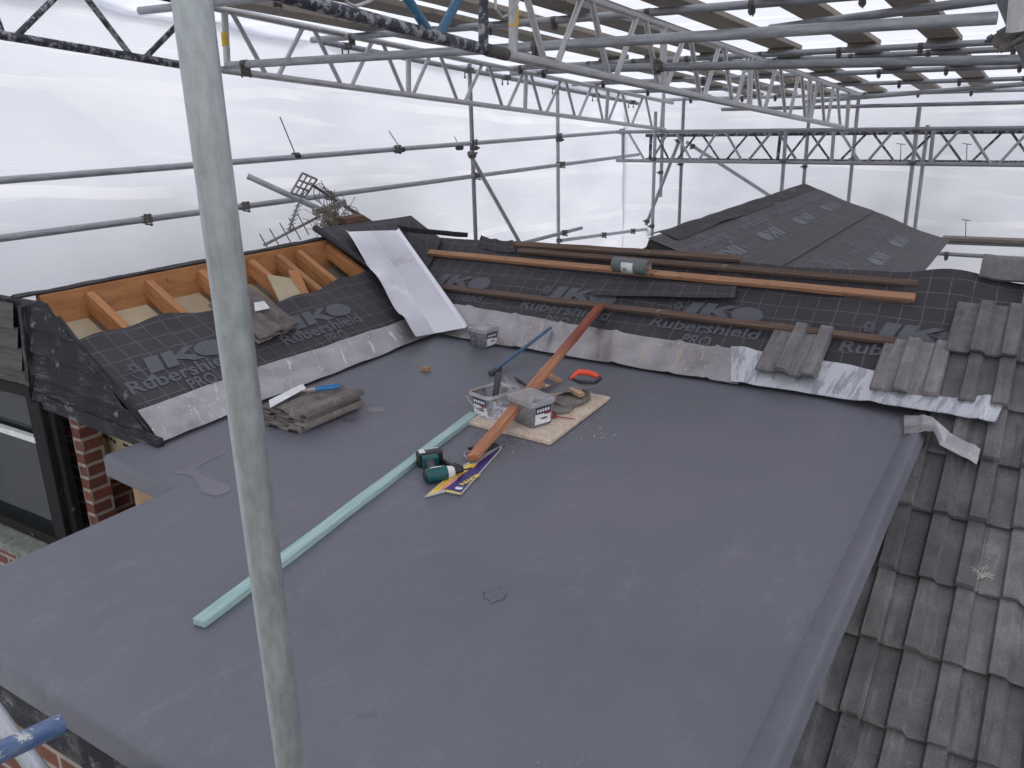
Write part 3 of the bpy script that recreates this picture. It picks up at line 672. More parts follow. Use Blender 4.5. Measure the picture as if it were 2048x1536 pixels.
# ================================================================ FELT UNDERLAY
def flap(t): return max(0., t)
def back_h(x, t):
    k = min(1, max(0, (t-.12)/.25)); h = .004+k*(.008+.010*nz(x*1.7, t*3, 1)+.007*nz(x*5, t*7, 4))
    for tb in (.52, .87): h -= .010*math.exp(-((t-tb)/.05)**2)
    h += .07*math.exp(-((x+.42)/.22)**2)*max(0, (t-.68)/.36)        # ruck by the ridge tile
    h += .02*math.sin(x*9+t*3)*max(0, t-.85)*1.0
    return h+.006
def back_pt(x, t, e=0.): return BS(x, t, back_h(x, t)+e)
bf = MB(); bx = lambda a, b: (-3.52-(.02+b*1.04)*ct)*(1-a)+.30*a
bf.grid(lambda a, b: back_pt(bx(a, b), .02+b*1.04), 150, 44, lambda a, b: (bx(a, b), .02+b*1.04), th=.002)
felt_back = tag(obj('roofing_felt', bf, M['felt'], smooth=True), 'black printed felt on the back slope, crossed by orange and brown battens', 'roofing felt', 'felt sheets on the roof slopes')
lt = MB(); fnb = lambda a, b: back_pt(a, b, .005)
for xo in (-4.03, -3.0, -2.015, -.87):
    lt = MB(); put_text(lt, 'Rubershield', fnb, xo, .365, .69, .088, .02, .12); put_text(lt, 'PRO', fnb, xo+.245, .25, .185, .085, .02, .12)
    logo(lt, xo+.165, .505, .47, .125, fnb); obj('lettering', lt, M['print'], felt_back)
def left_top(y):
    return .795+.03*math.sin((y-2.4)*3.1)-.05*max(0, math.sin((y-2.9)*2.4))-.03*(y > 3.6)
def left_h(y, t, tt):
    k = min(1, max(0, (t-.15)/.25)); h = .006+k*(.012+.008*nz(y*2, t*3, 9)+.006*nz(y*6, t*6, 2))
    return h+.03*max(0, (t-tt+.12)/.12)*math.sin(y*7)**2 - .012*max(0, t-.5)*abs(math.sin((y-2.36)*math.pi/.42))
def left_pt(y, t, e=0.): return LS(y, t, left_h(y, t, left_top(y))+e)
lf = MB()
def lfn(a, b):
    y0, y1 = 2.30+.07*b, 4.55+.80*b; y = y0+(y1-y0)*a
    return left_pt(y, .03+(left_top(y)-.03)*b)
def luv(a, b):
    y0, y1 = 2.30+.07*b, 4.55+.80*b; y = y0+(y1-y0)*a; return (y, .03+(left_top(y)-.03)*b)
lf.grid(lfn, 70, 26, luv, th=.002)
felt_left = tag(obj('roofing_felt', lf, M['felt'], smooth=True), 'black printed felt on the left slope below the exposed orange rafters', 'roofing felt', 'felt sheets on the roof slopes')
ro = MB(); ro.tube([left_pt(2.29, .30, .012), left_pt(2.30, .5, .02), left_pt(2.325, .75, .03), left_pt(2.33, .92, .055)], [.012, .018, .026, .02], 8); obj('rolled_edge', ro, M['felt_plain'], felt_left, smooth=True)
lt = MB(); fnl = lambda a, b: left_pt(a, b, .005)
for yo in (2.37, 3.41):
    lt = MB(); put_text(lt, 'Rubershield', fnl, yo, .33, .69, .088, .02, .1); put_text(lt, 'PRO', fnl, yo+.29, .235, .175, .08, .02, .1)
    logo(lt, yo+.17, .425, .5, .12, fnl); obj('lettering', lt, M['print'], felt_left)
# far roof felt, two strips, loosely cut along the front
ff = MB()
def far_pt(y, t, e=0.):
    lap = .006 if t > .79 else 0.
    return FR(y, t, .024+lap*-1+.008*nz(y*1.5, t*2, 5)+e)
def f0(t): return 5.36+.03*math.sin(t*3.+.3)-.0*t
def ffn(a, b): t = .01+1.57*b; return far_pt(f0(t)+(9.66-f0(t)+.05*math.sin(t*9))*a, t)
ff.grid(ffn, 70, 40, lambda a, b: (f0(1.57*b)+(9.66-f0(1.57*b))*a, 1.57*b+.03), th=.002)
felt_far = tag(obj('roofing_felt', ff, M['felt_far'], smooth=True), 'grey dusty felt on the far roof slope that rises to a peak', 'roofing felt', 'felt sheets on the roof slopes')
lt = MB()
for tb in (.86, 1.63):
    fnf = lambda a, b, tb=tb: far_pt(9.9-a, tb-1.02+b, .005)
    for k in range(4):
        yo = .5+k*1.04+(.35 if tb > 1.5 else 0)
        if yo > 3.7: continue
        lt = MB(); put_text(lt, 'Rubershield', fnf, yo, .40, .69, .09, .02, .1); put_text(lt, 'PRO', fnf, yo+.25, .28, .19, .085, .02, .1); logo(lt, yo+.16, .55, .5, .13, fnf); obj('lettering', lt, M['print_far'], felt_far)
sm = MB(); sm.grid(lambda a, b: far_pt(5.5+4.1*a, .785+.012*b, .004+.004*b), 50, 1, th=.002); obj('lap_edge', sm, M['felt_plain'], felt_far)
rc = MB()
def rcap(a, b):
    y = 5.62+4.07*a; s = (b-.42)*.24; wv = .014*nz(y*2.5, b*3, 8)+.02*math.exp(-((y-6.6)/.3)**2)*(b > .8)
    return (XR+s*(1 if s > 0 else 1), y, ZR-abs(s)*st2/ct2+.03+wv)
rc.grid(rcap, 60, 10, lambda a, b: (a*4.6, b*.045), th=.003); obj('ridge_felt', rc, M['felt_plain'], felt_far, smooth=True)

# folded felt over the valley top, and loose flaps on the ridge
vf = MB()
def VAL(d, h=0.): return Vector((-3.5-d, 4.533+1.047*d, d*TT+h))
def vfn(a, b):
    l = pls(630, 458, .05).lerp(pls(846, 612, .02), b); c = VAL(1.12, .03).lerp(VAL(.28, .015), b); r = pbs(884, 478, .035).lerp(pbs(846, 560, .03), b)
    p = l.lerp(c, a/.7) if a < .7 else c.lerp(r, (a-.7)/.3)
    p.z += .008*nz(a*5, b*5, 3); return p
vf.grid(vfn, 30, 24, lambda a, b: (a*1.1, b*1.1), th=.003)
vfo = tag(obj('felt_valley_strip', vf, M['felt'], smooth=True), 'dark felt strip folded into the valley under the bright metal trough', 'roofing felt', 'loose felt pieces')
ro = MB(); ro.tube([vfn(0, 0)+Vector((0, 0, .01)), vfn(0, .3)+Vector((0, 0, .012)), vfn(0, .7)+Vector((0, 0, .012)), vfn(0, 1)], [.026, .022, .014, .008], 10); obj('rolled_edge', ro, M['felt_plain'], vfo, smooth=True)
def patch(name, pts, label, mat='felt', th=.003, curl=.02, n=10, cat='roofing felt', group='loose felt pieces', sc=1.):
    A, B, C_, D = [Vector(p) for p in pts]; mb = MB()
    def fn(a, b):
        p = (A.lerp(B, a)).lerp(D.lerp(C_, a), b); p.z += curl*(abs(2*a-1)**3)*.5+curl*.4*nz(a*5, b*5, A.x); return p
    L = (B-A).length; H = (D-A).length
    mb.grid(fn, n*2, n, lambda a, b: (a*L*sc, b*H*sc), th=th); return tag(obj(name, mb, M[mat], smooth=True), label, cat, group)
patch('felt_offcut', [pbs(983, 478, .09), pbs(1112, 492, .09), pbs(1106, 506, .05), pbs(985, 492, .05)] and [pbs(785, 462, .08), pbs(935, 476, .06), pbs(936, 468, .10), pbs(788, 450, .13)], 'narrow curled felt flap standing along the ridge right of the metal trough', curl=.015, n=8)
patch('felt_offcut', [pbs(955, 496, .03), pbs(1030, 508, .03), pbs(1026, 484, .06), pbs(962, 474, .06)], 'small folded felt flap at the ridge near the dark loose batten ends', curl=.03, n=8)
patch('felt_offcut', [pbs(1180, 590, .045), pbs(1470, 596, .06), pbs(1474, 571, .03), pbs(1204, 556, .03)], 'long rectangular felt offcut lying across the first printed mark', curl=.01, n=10)

# ================================================================ LEAD FLASHINGS AND THE METAL TROUGH
def strip(name, tops, bots, label, mat, wav=.006, per=.45, h=.012, th=.004, bulge=.0, nu=90, edge=.01, seed=0.):
    def pick(pts, a):
        k = a*(len(pts)-1); i = min(int(k), len(pts)-2); return pts[i].lerp(pts[i+1], k-i)
    L = sum((tops[i+1]-tops[i]).length for i in range(len(tops)-1)); mb = MB()
    def fn(a, b):
        t, q = pick(tops, a), pick(bots, a)
        s = a*L; t = t+(t-q)*.03*nz(s*3, 1, seed); q = q+(q-t)*edge*2*nz(s*4, 2, seed)
        p = t.lerp(q, b)
        dip = (t.z-q.z)*0
        p.z -= bulge*math.sin(math.pi*b)*.8
        fold = max(0, math.cos(2*math.pi*(s+seed)/per))**14
        p.z += h+wav*nz(s*5, b*3, seed)+wav*1.6*fold*(1-b*.3) + .012*max(0, b-.85)*nz(s*9, 5, seed)
        return p
    mb.grid(fn, nu, 14, lambda a, b: (a*L, b*.3), th=th)
    return tag(obj(name, mb, M[mat], smooth=True), label, 'flashing', 'lead flashing strips')
strip('lead_flashing', [pls(276, 826, .025), pls(520, 738, .025), pls(700, 680, .025), pls(842, 632, .025)], [pz(322, 889, .006), pz(540, 800, .006), pz(720, 730, .006), pz(884, 664, .006)],
      'mottled lead flashing along the foot of the left slope behind the tile stack', 'lead', wav=.007, per=9., seed=2.)
strip('lead_flashing', [pbs(842, 601, .016), pbs(1000, 627, .016), pbs(1160, 655, .016), pbs(1375, 692, .016), pbs(1495, 704, .016)], [pz(862, 668, .006), pz(1000, 692, .006), pz(1160, 720, .006), pz(1350, 752, .006), pz(1476, 772, .006)],
      'brown stained lead flashing along the back slope, touched by the blue bar', 'lead_dull', wav=.008, per=.36, seed=5.)
strip('lead_flashing', [pbs(1462, 697, .034), pbs(1700, 735, .034), pbs(1880, 780, .045), pbs(2010, 806, .06)], [pz(1462, 768, .012), pz(1660, 798, .012), pz(1850, 826, .05), pbs(1990, 850, .11)],
      'white oxidised lead flashing at the right, running under the loose tiles', 'lead_white', wav=.007, per=.62, seed=8.)
strip('lead_flashing', [pz(1808, 836, .012), pz(1862, 838, .05), pbs(1900, 872, .10), pbs(1960, 905, .125)], [pz(1808, 873, .010), pz(1866, 866, .045), pbs(1878, 896, .10), pbs(1952, 935, .125)],
      'short crumpled lead apron bent over the roof edge beneath the white flashing', 'lead', wav=.005, per=.30, nu=40, seed=11., bulge=.01)
tro = MB()
T0, TM, T1 = pls(692, 464, .09), pls(743, 462, .085), pls(798, 461, .12)
B0, BM_, B1 = pz(829, 678, .055), pz(869, 667, .035), pbs(936, 655, .06)
def tfn(a, b):
    t = T0.lerp(TM, a*2) if a < .5 else TM.lerp(T1, a*2-1); q = B0.lerp(BM_, a*2) if a < .5 else BM_.lerp(B1, a*2-1)
    p = t.lerp(q, b); wl = max(0, 1-a*2); p.z += .019*math.sin(b*15)*wl*(1 if b > .3 else .4)+.02*math.exp(-((b-.86)/.05)**2)*wl
    p.z += .018*math.exp(-(a/.025)**2)+.018*math.exp(-((1-a)/.025)**2); return p
tro.grid(tfn, 40, 60, lambda a, b: (a, b), th=.002)
tag(obj('valley_trough', tro, M['zinc'], smooth=True), 'bright folded metal valley trough lying down the corner between the slopes', 'valley trough')

# ================================================================ BATTENS AND TIMBER
def batten(a, b, label, mat, w=.045, h=.024, up=BSN, name='roof_batten', group='battens on the back slope', nails=True, wob=.004, cat='batten'):
    a, b = Vector(a), Vector(b); mb = MB(); n = 14; up = Vector(up).normalized(); d = (b-a).normalized(); sd = d.cross(up).normalized(); up = sd.cross(d); L = (b-a).length
    vs = []; fs = []; uv = []; r = random.random()*9
    for i in range(n+1):
        p = a.lerp(b, i/n)+up*wob*nz(i*.7, r)+sd*wob*nz(i*.5, r+5); k = 1+.10*nz(i*1.3, r+3)
        for x, y in ((-1, -1), (1, -1), (1, 1), (-1, 1)): vs.append(p+sd*(x*w/2*k)+up*(y*h/2*k))
    for i in range(n):
        for k in range(4):
            k2 = (k+1) % 4; fs.append((i*4+k, (i+1)*4+k, (i+1)*4+k2, i*4+k2))
            uv.append([(i/n*L, r+k*.2), ((i+1)/n*L, r+k*.2), ((i+1)/n*L, r+k*.2+w), (i/n*L, r+k*.2+w)])
    fs += [(0, 1, 2, 3), (n*4+3, n*4+2, n*4+1, n*4)]; uv += [[(0, 0), (w, 0), (w, h), (0, h)]]*2
    mb.add(vs, fs, uv); return tag(obj(name, mb, M[mat], bevel=.003), label, cat, group)
batten(pbs(862, 572, .045), pbs(1790, 682, .045), 'old brown batten nailed low across the back slope behind the loose tiles', 'batten_old')
batten(pbs(858, 505, .045), pbs(1830, 596, .045), 'clean orange batten across the back slope above the felt offcut', 'batten', w=.05, h=.028)
batten(pbs(1690, 587, .035), pbs(1822, 602, .035), 'short dark batten end tucked under the right end of the orange one', 'batten_old', w=.05)
batten(pbs(1026, 488, .05), pbs(1482, 517, .05), 'dark reddish batten highest on the back slope, above the grey roll', 'batten_old', w=.05)
batten(pbs(1036, 501, .045), pbs(1836, 568, .045), 'long weathered grey batten passing behind the grey roll', 'batten_old', w=.045)
a = pz(946, 917, .035); b = pbs(1200, 612, .07)
batten(a, b, 'long reddish orange lath leaning from the saw sleeve up to the slope', 'red_lath', w=.06, h=.028, up=(-.3, .1, 1), group=None, name='leaning_lath', wob=.006)
a = pz(398, 1247, .014); b = pz(948, 829, .014)
batten(a, b, 'long pale green treated batten lying across the grey flat roof', 'green_batten', w=.05, h=.026, up=(0, 0, 1), group=None, name='treated_batten', wob=.002)
bl = MB(); bl.beam(pz(985, 744, .012), pbs(1102, 655, .05), .017, .017); blo = thing('blue_bar', 'slim blue bar leaning from the flat roof onto the stained flashing', 'pry bar', pz(985, 744, 0))
obj('shaft', bl, M['blue_wood'], blo, bevel=.003); e = MB(); e.beam(pz(981, 747, .014), pz(1000, 735, .016), .034, .026); obj('grip', e, M['grey_plastic'], blo, bevel=.006)
bk = MB(); p = pz(851, 738, .014); bk.beam(p-Vector((.028, .0, 0)), p+Vector((.028, .006, 0)), .03, .03); tag(obj('wood_block', bk, M['offcut'], bevel=.004), 'tiny wooden block alone on the flat roof before the metal trough', 'wood offcut', 'wood offcuts')

# ================================================================ LOOSE TILES
for col_, row_, sd_, dx, dt, rot, label in [(-4, 1, 901, .0, .01, -.01, 'single loose concrete tile hung alone on the brown batten'), (-2, 1, 902, -.0, .0, .0, 'loose concrete tile, the leftmost one beside the tiled area over the white flashing')]:
    mb = MB(); slope_tile(mb, col_, row_, sd_, dx, dt, rot, .006); tag(obj('roof_tile', mb, M['tile'], smooth=True), label, 'roof tile', 'loose roof tiles')
mb = MB(); slope_tile(mb, -1, 2, 903, 0, 0, .0, .012); tag(obj('roof_tile', mb, M['tile'], smooth=True), 'pale concrete tile at the top left step of the tiled area', 'roof tile', 'loose roof tiles')
mb = MB(); slope_tile(mb, 0, 3, 904, .03, 0, .02, .028); tag(obj('roof_tile', mb, M['tile'], smooth=True), 'concrete tile just below the ridge tile at the right edge', 'roof tile', 'loose roof tiles')
def ridge_tile(x0, x1, label, sd):
    mb = MB()
    prof = [(-.14, -.085), (-.075, -.012), (-.04, .008), (.04, .008), (.075, -.012), (.14, -.085)]
    def fn(a, b):
        k = b*(len(prof)-1); i = min(int(k), len(prof)-2); f = k-i; y = prof[i][0]*(1-f)+prof[i+1][0]*f; z = prof[i][1]*(1-f)+prof[i+1][1]*f
        s = 1.10 if a < .16 else 1.; zz = .012 if a < .16 else 0.
        return (x0+(x1-x0)*a, 5.37+y*s, .645+z+zz+.003*nz(a*9, b*9, sd))
    mb.grid(fn, 12, 15, th=.018); return tag(obj('ridge_tile', mb, M['tile'], smooth=True), label, 'ridge tile', 'ridge tiles')
ridge_tile(-.27, .20, 'angular concrete ridge tile on the ridge above the pale tile', 3)
ridge_tile(.20, .67, 'second concrete ridge tile, cut off by the right side', 4)
def loose(base, ang, tilt, sd, label, group='stacked tiles', tiltx=0., flat_=None):
    ca, sa = math.cos(ang), math.sin(ang); mb = MB(); base = Vector(base)
    nrm = Vector((0, 0, 1)) if flat_ is None else flat_
    ux = Vector((ca, sa, 0)); ux = (ux-nrm*ux.dot(nrm)).normalized(); uy = nrm.cross(ux)
    tile(mb, lambda x, y, h: base+ux*(x-.16)+uy*(y-.21)+nrm*(h*.6+y*tilt+x*tiltx), sd, uvo=(sd*1., 3.)); return tag(obj('roof_tile', mb, M['tile_brown'], smooth=True), label, 'roof tile', group)
pc = pz(618, 832, 0); base_ang = math.atan2((pz(690, 800)-pz(555, 855)).y, (pz(690, 800)-pz(555, 855)).x)-math.pi/2
for k, (lab) in enumerate(['bottom tile of the stack beside the big pole, on the flat roof', 'second tile up in the stack beside the big pole', 'third tile up in the stack, broken away at its front', 'fourth tile up, just under the top one of the stack', 'top tile of the stack, carrying pliers and white paper']):
    loose(pc+Vector((random.uniform(-.02, .02), random.uniform(-.02, .02)+.01*k, .006+k*.0185)), base_ang+random.uniform(-.10, .10)+(.08 if k == 2 else 0), .004 if k < 4 else .012, 40+k, lab)
zt_ = .006+5*.0185
for k, lab in enumerate(['lower grey tile resting on the printed felt of the left slope', 'upper grey tile resting on the left slope behind the big pole']):
    q = pls(505+k*4, 635-k*8, .03+k*.03); loose(q, math.pi*.5+.1, .0, 60+k, lab, 'tiles resting on the left slope', flat_=LSN)
def sheetlet(name, pts, z, label, mat, cat):
    mb = MB(); mb.prism([Vector(p) for p in pts], (0, 0, -.002)); return tag(obj(name, mb, M[mat]), label, cat)
sheetlet('paper_strip', [pz(538, 800, zt_+.025), pz(605, 767, zt_+.025), pz(612, 776, zt_+.022), pz(540, 815, zt_+.022)], 0, 'white paper strip on top of the tile stack under the pliers', 'white', 'paper')
q = pls(515, 612, .105); sheetlet('paper_strip', [pls(508, 605, .11), pls(528, 602, .11), pls(540, 616, .10), pls(510, 622, .10)], 0, 'small white paper on the tiles resting on the left slope', 'white', 'paper')
# pliers
pb = pz(630, 778, zt_+.03); dirp = (pz(668, 772, zt_+.03)-pz(590, 782, zt_+.03)).normalized(); sp = Vector((-dirp.y, dirp.x, 0))
pli = thing('pliers', 'pliers with blue handles lying on the top tile of the stack', 'pliers', pb)
for s, nm in ((1, 'handle'), (-1, 'handle')):
    h = MB(); h.tube([pb+sp*.005*s, pb+dirp*.04+sp*.018*s, pb+dirp*.09+sp*.022*s, pb+dirp*.13+sp*.012*s], [.007, .009, .009, .007], 8); obj(nm, h, M['blue_plastic'], pli, smooth=True)
j = MB(); j.beam(pb-dirp*.0, pb-dirp*.075, .02, .012, taper=.4); obj('jaw', j, M['steel'], pli)

# ================================================================ WORK BOARD, TUBS AND TOOLS
A, B, C_ = pz(935, 846, .012), pz(1100, 887, .012), pz(1220, 796, .012); D = A+C_-B
wb = MB(); wb.prism([A, B, C_, D], (0, 0, -.010)); wb.v = wb.v
wbo = MB(); up_ = Vector((0, 0, .008)); wbo.prism([A+up_, B+up_, C_+up_, D+up_], (0, 0, -.018))
tag(obj('chipboard_sheet', wbo, M['chip'], bevel=.002), 'square of pale chipboard on the flat roof under the tubs and saw', 'wooden board')
BZ = .020
def rrect(cx, cy, w, d, r, z, ang, n=4):
    P = []
    for k, (sx_, sy_) in enumerate(((1, 1), (-1, 1), (-1, -1), (1, -1))):
        for i in range(n+1):
            q = math.pi/2*(k+i/n); x = sx_*(w/2-r)+r*math.cos(q); y = sy_*(d/2-r)+r*math.sin(q)
            P.append(Vector((cx+x*math.cos(ang)-y*math.sin(ang), cy+x*math.sin(ang)+y*math.cos(ang), z)))
    return P
def loft(mb, rings, close_bot=True, close_top=False):
    n = len(rings[0]); vs = [p for r in rings for p in r]; fs = []
    for j in range(len(rings)-1):
        for i in range(n): fs.append((j*n+i, j*n+(i+1) % n, (j+1)*n+(i+1) % n, (j+1)*n+i))
    if close_bot: fs.append(tuple(range(n))[::-1])
    if close_top: fs.append(tuple((len(rings)-1)*n+i for i in range(n)))
    mb.add(vs, fs)
def tub(c, ang, label, lid=True, fill=.6, lab_side=0, w=.17, d=.13, h=.125, sd=1):
    t = thing('plastic_tub', label, 'plastic tub', c, 'clear plastic nail tubs'); x, y, z = c
    mb = MB(); loft(mb, [rrect(x, y, w*.84+(w*.12)*k, d*.84+(d*.12)*k, .022, z+.002+h*k, ang) for k in (0, .33, .66, .92)]+[rrect(x, y, w*.955, d*.955, .022, z+h*.96, ang)])
    obj('container', mb, M['plastic'], t, smooth=True)
    mb = MB(); loft(mb, [rrect(x, y, w*.965, d*.965, .022, z+h*.86, ang), rrect(x, y, w*1.03, d*1.03, .026, z+h*.87, ang), rrect(x, y, w*1.03, d*1.03, .026, z+h*.92, ang), rrect(x, y, w*1.0, d*1.0, .024, z+h*.925, ang), rrect(x, y, w*1.0, d*1.0, .024, z+h*.99, ang), rrect(x, y, w*.955, d*.955, .022, z+h*.99, ang), rrect(x, y, w*.95, d*.95, .022, z+h*.90, ang)], False)
    obj('rim', mb, M['plastic_rim'], t, smooth=True)
    r = random.Random(sd); nb = MB(); nn = int(260*fill)
    for i in range(nn):
        k = r.random(); zz = z+.010+h*.78*fill*k; sc = .78+.12*k
        lx, ly = r.uniform(-.42, .42)*w*sc, r.uniform(-.42, .42)*d*sc; a = r.uniform(0, math.pi); e = r.uniform(-.35, .35); L = .019
        dx, dy, dz = math.cos(a)*L*math.cos(e), math.sin(a)*L*math.cos(e), math.sin(e)*L
        mxx, mxy = w*sc*.46, d*sc*.46
        p = [(max(-mxx, min(mxx, lx-dx)), max(-mxy, min(mxy, ly-dy)), max(z+.008, zz-dz)), (max(-mxx, min(mxx, lx+dx)), max(-mxy, min(mxy, ly+dy)), max(z+.008, zz+dz))]
        P = [Vector((x+q[0]*math.cos(ang)-q[1]*math.sin(ang), y+q[0]*math.sin(ang)+q[1]*math.cos(ang), q[2])) for q in p]
        if (P[1]-P[0]).length > .004: nb.tube(P, .0016, 4, caps=False)
    if nn:
        no = obj('nails', nb, M['nail'], t); no['kind'] = 'stuff'
    if lid:
        lm = MB(); loft(lm, [rrect(x, y, w*1.05, d*1.05, .028, z+h-.006, ang), rrect(x, y, w*1.06, d*1.06, .028, z+h+.006, ang), rrect(x, y, w*.95, d*.95, .022, z+h+.008, ang), rrect(x, y, w*.88, d*.88, .02, z+h+.002, ang)], False, True)
        obj('lid', lm, M['plastic_lid'], t, smooth=True)
    else:
        hd = MB(); P = []
        for i in range(9):
            q = i/8; P.append(Vector((x, y, z+h*.8))+Vector((math.cos(ang)*(q-.5)*w*1.05-math.sin(ang)*(-d*.53), math.sin(ang)*(q-.5)*w*1.05+math.cos(ang)*(-d*.53), -.05*math.sin(q*math.pi))))
        hd.tube(P, .004, 6); obj('handle', hd, M['plastic'], t, smooth=True)
    # paper label with a navy heading and blocks of grey print
    a2 = ang+lab_side*math.pi/2; ux = Vector((math.cos(a2), math.sin(a2), 0)); out_ = Vector((math.sin(a2), -math.cos(a2), 0)); dd = (d if lab_side % 2 == 0 else w)
    ww = (w if lab_side % 2 == 0 else d)
    def lp_(s, k, e=0.): return Vector((x, y, z+.002+h*k))+ux*(s*ww*.8)+out_*(dd*(.42+.06*k)+.0015+e)
    for nm, s0, s1, k0, k1, mt, e in (('label', -.38, .38, .10, .80, 'white', 0), ('label_heading', -.38, .38, .52, .80, 'navy', .0012), ('label_print', -.1, .2, .28, .36, 'print', .0012), ('label_stripe', .05, .38, .47, .54, 'red', .0024)):
        q = MB(); q.add([lp_(s0, k0, e), lp_(s1, k0, e), lp_(s1, k1, e), lp_(s0, k1, e)], [(0, 1, 2, 3)])
        if nm == 'label': lo_ = obj(nm, q, M[mt], t)
        else: obj(nm, q, M[mt], lo_)
    hw = MB()
    for i in range(5): hw.add([lp_(-.33+i*.13, .60, .0024), lp_(-.24+i*.13, .60, .0024), lp_(-.22+i*.13, .72, .0024), lp_(-.31+i*.13, .72, .0024)], [(0, 1, 2, 3)])
    obj('label_marks', hw, M['white'], lo_)
    return t
c = pz(968, 690, 0); tub((c.x, c.y, .0), R(-12), 'lidded tub of nails standing alone by the back flashing', True, .75, 1, w=.175, d=.15, h=.12, sd=3)
c = pz(990, 826, BZ); tub((c.x, c.y, BZ), R(-14), 'open empty looking tub with a tool handle sticking out', False, .12, 0, w=.165, d=.22, h=.13, sd=4)
c = pz(1063, 843, BZ); tub((c.x, c.y, BZ), R(-20), 'lidded tub of nails on the chipboard, half behind the leaning lath', True, .85, 1, w=.20, d=.16, h=.13, sd=5)
# chisel standing in the open tub
ch = thing('chisel', 'dark handled chisel standing upright in the open tub', 'chisel', pz(990, 832, BZ+.01)); e0 = pz(990, 832, BZ+.02); dtop = 4.62/ct
q0 = pz(989, 802, .10); q1 = q0+Vector((.012, .03, .145))
b = MB(); b.beam(e0, q0, .014, .006); obj('blade', b, M['steel'], ch)
b = MB(); b.tube([q0, q0.lerp(q1, .12), q0.lerp(q1, .5), q0.lerp(q1, .9), q1], [.010, .015, .017, .017, .012], 10); obj('handle', b, M['grey_plastic'], ch, smooth=True)
# hand saw
sw = thing('hand_saw', 'hand saw with an orange grip lying over the broken tiles', 'hand saw', pz(1130, 790, BZ))
hz = .105
P = [pz(1141, 757, hz), pz(1196, 771, hz), pz(1152, 783, .085), pz(1072, 787, .075), pz(1066, 783, .075)]
b = MB(); b.prism(P, (0, 0, -.0022)); obj('blade', b, M['saw'], sw)
hp = [pz(1139, 756, hz), pz(1149, 760, hz), pz(1160, 764, hz+.002), pz(1188, 766, hz+.004), pz(1200, 758, hz+.008), pz(1199, 753, hz+.012)]
b = MB(); b.tube(hp, [.008, .010, .011, .011, .011, .009], 8); obj('handle_frame', b, M['black_plastic'], sw, smooth=True)
b = MB(); b.tube([pz(1141, 757, hz+.006), pz(1150, 749, hz+.012), pz(1157, 744, hz+.02), pz(1175, 745, hz+.02), pz(1190, 750, hz+.017), pz(1198, 754, hz+.012)], [.008, .013, .016, .017, .016, .010], 10); obj('grip', b, M['orange'], sw, smooth=True)
# broken tiles, felt scrap, offcuts, trowel and punch
def slabby(name, pts, zs, th, label, mat, cat, group=None, bev=.003):
    mb = MB(); mb.prism([pz(u, v, z) for (u, v), z in zip(pts, zs)], (0, 0, -th)); return tag(obj(name, mb, M[mat], bevel=bev), label, cat, group)
slabby('broken_tile', [(1095, 796), (1125, 786), (1170, 772), (1182, 790), (1168, 800), (1128, 812)], [.06, .065, .07, .05, .05, .05], .022, 'upper broken tile piece under the hand saw', 'tile_brown', 'broken tile', 'broken tile pieces')
slabby('broken_tile', [(1090, 806), (1122, 798), (1150, 806), (1138, 820), (1112, 824), (1094, 818)], [.04, .045, .045, .04, .04, .038], .02, 'lower broken tile piece against the nail tub', 'tile_brown', 'broken tile', 'broken tile pieces')
sc = MB(); s0, s1 = pz(1006, 768, .12), pz(1052, 790, .05)
sc.grid(lambda a, b: (pz(1000, 748, .11).lerp(pz(1052, 776, .05), a)).lerp(pz(1020, 790, .11).lerp(pz(1066, 806, .045), a), b)+Vector((0, 0, .03*math.sin(math.pi*b))), 8, 10, th=.003)
tag(obj('felt_scrap', sc, M['lead_dull'], smooth=True), 'curved grey offcut of sheet behind the open tub', 'sheet offcut')
tw = MB(); tw.prism([pz(1028, 752, .13), pz(1045, 762, .11), pz(1060, 775, .085), pz(1054, 781, .07), pz(1040, 772, .085)], (0, 0, -.003)); tag(obj('slate_sliver', tw, M['black_plastic']), 'pointed black sliver sticking up beside the leaning lath', 'slate piece')
bo = MB(); bo.beam(pz(1082, 740, .04), pz(1120, 763, .05), .03, .022); tag(obj('wood_offcut', bo, M['offcut'], bevel=.002), 'wood offcut behind the leaning lath, pointing at the saw', 'wood offcut', 'wood offcuts')
bo = MB(); bo.beam(pz(1142, 778, .085), pz(1164, 790, .075), .036, .022); tag(obj('wood_offcut', bo, M['offcut'], bevel=.002), 'short wood offcut under the saw on the broken tile', 'wood offcut', 'wood offcuts')
bo = MB(); bo.beam(pz(1070, 788, .05), pz(1088, 770, .07), .02, .012); tag(obj('wood_offcut', bo, M['offcut'], bevel=.002), 'splintered wood piece wedged under the leaning lath', 'wood offcut', 'wood offcuts')
pn_ = thing('nail_punch', 'small red nail punch on the chipboard beside the tub', 'punch', pz(1110, 834, BZ)); b = MB(); b.tube([pz(1098, 832, BZ+.012), pz(1112, 833, BZ+.012)], [.010, .009], 8); obj('grip', b, M['red'], pn_, smooth=True)
b = MB(); b.tube([pz(1112, 833, BZ+.01), pz(1150, 838, BZ+.006)], [.004, .002], 6); obj('shank', b, M['red'], pn_, smooth=True)
# dust of wood chips in front of the board
ds = MB(); r_ = random.Random(5)
for i in range(170):
    u, v = r_.gauss(980, 55), r_.gauss(885, 16)
    if i % 3 == 0: u, v = r_.uniform(1120, 1230), r_.uniform(800, 880)
    p = pz(u, v, .004); a = r_.random()*3; L = r_.uniform(.002, .007); ds.beam(p, p+Vector((math.cos(a)*L, math.sin(a)*L, 0)), .002, .0015)
d_ = obj('sawdust', ds, M['straw']); d_['kind'] = 'stuff'; tag(d_, 'pale sawdust and splinters strewn around the chipboard', 'sawdust')
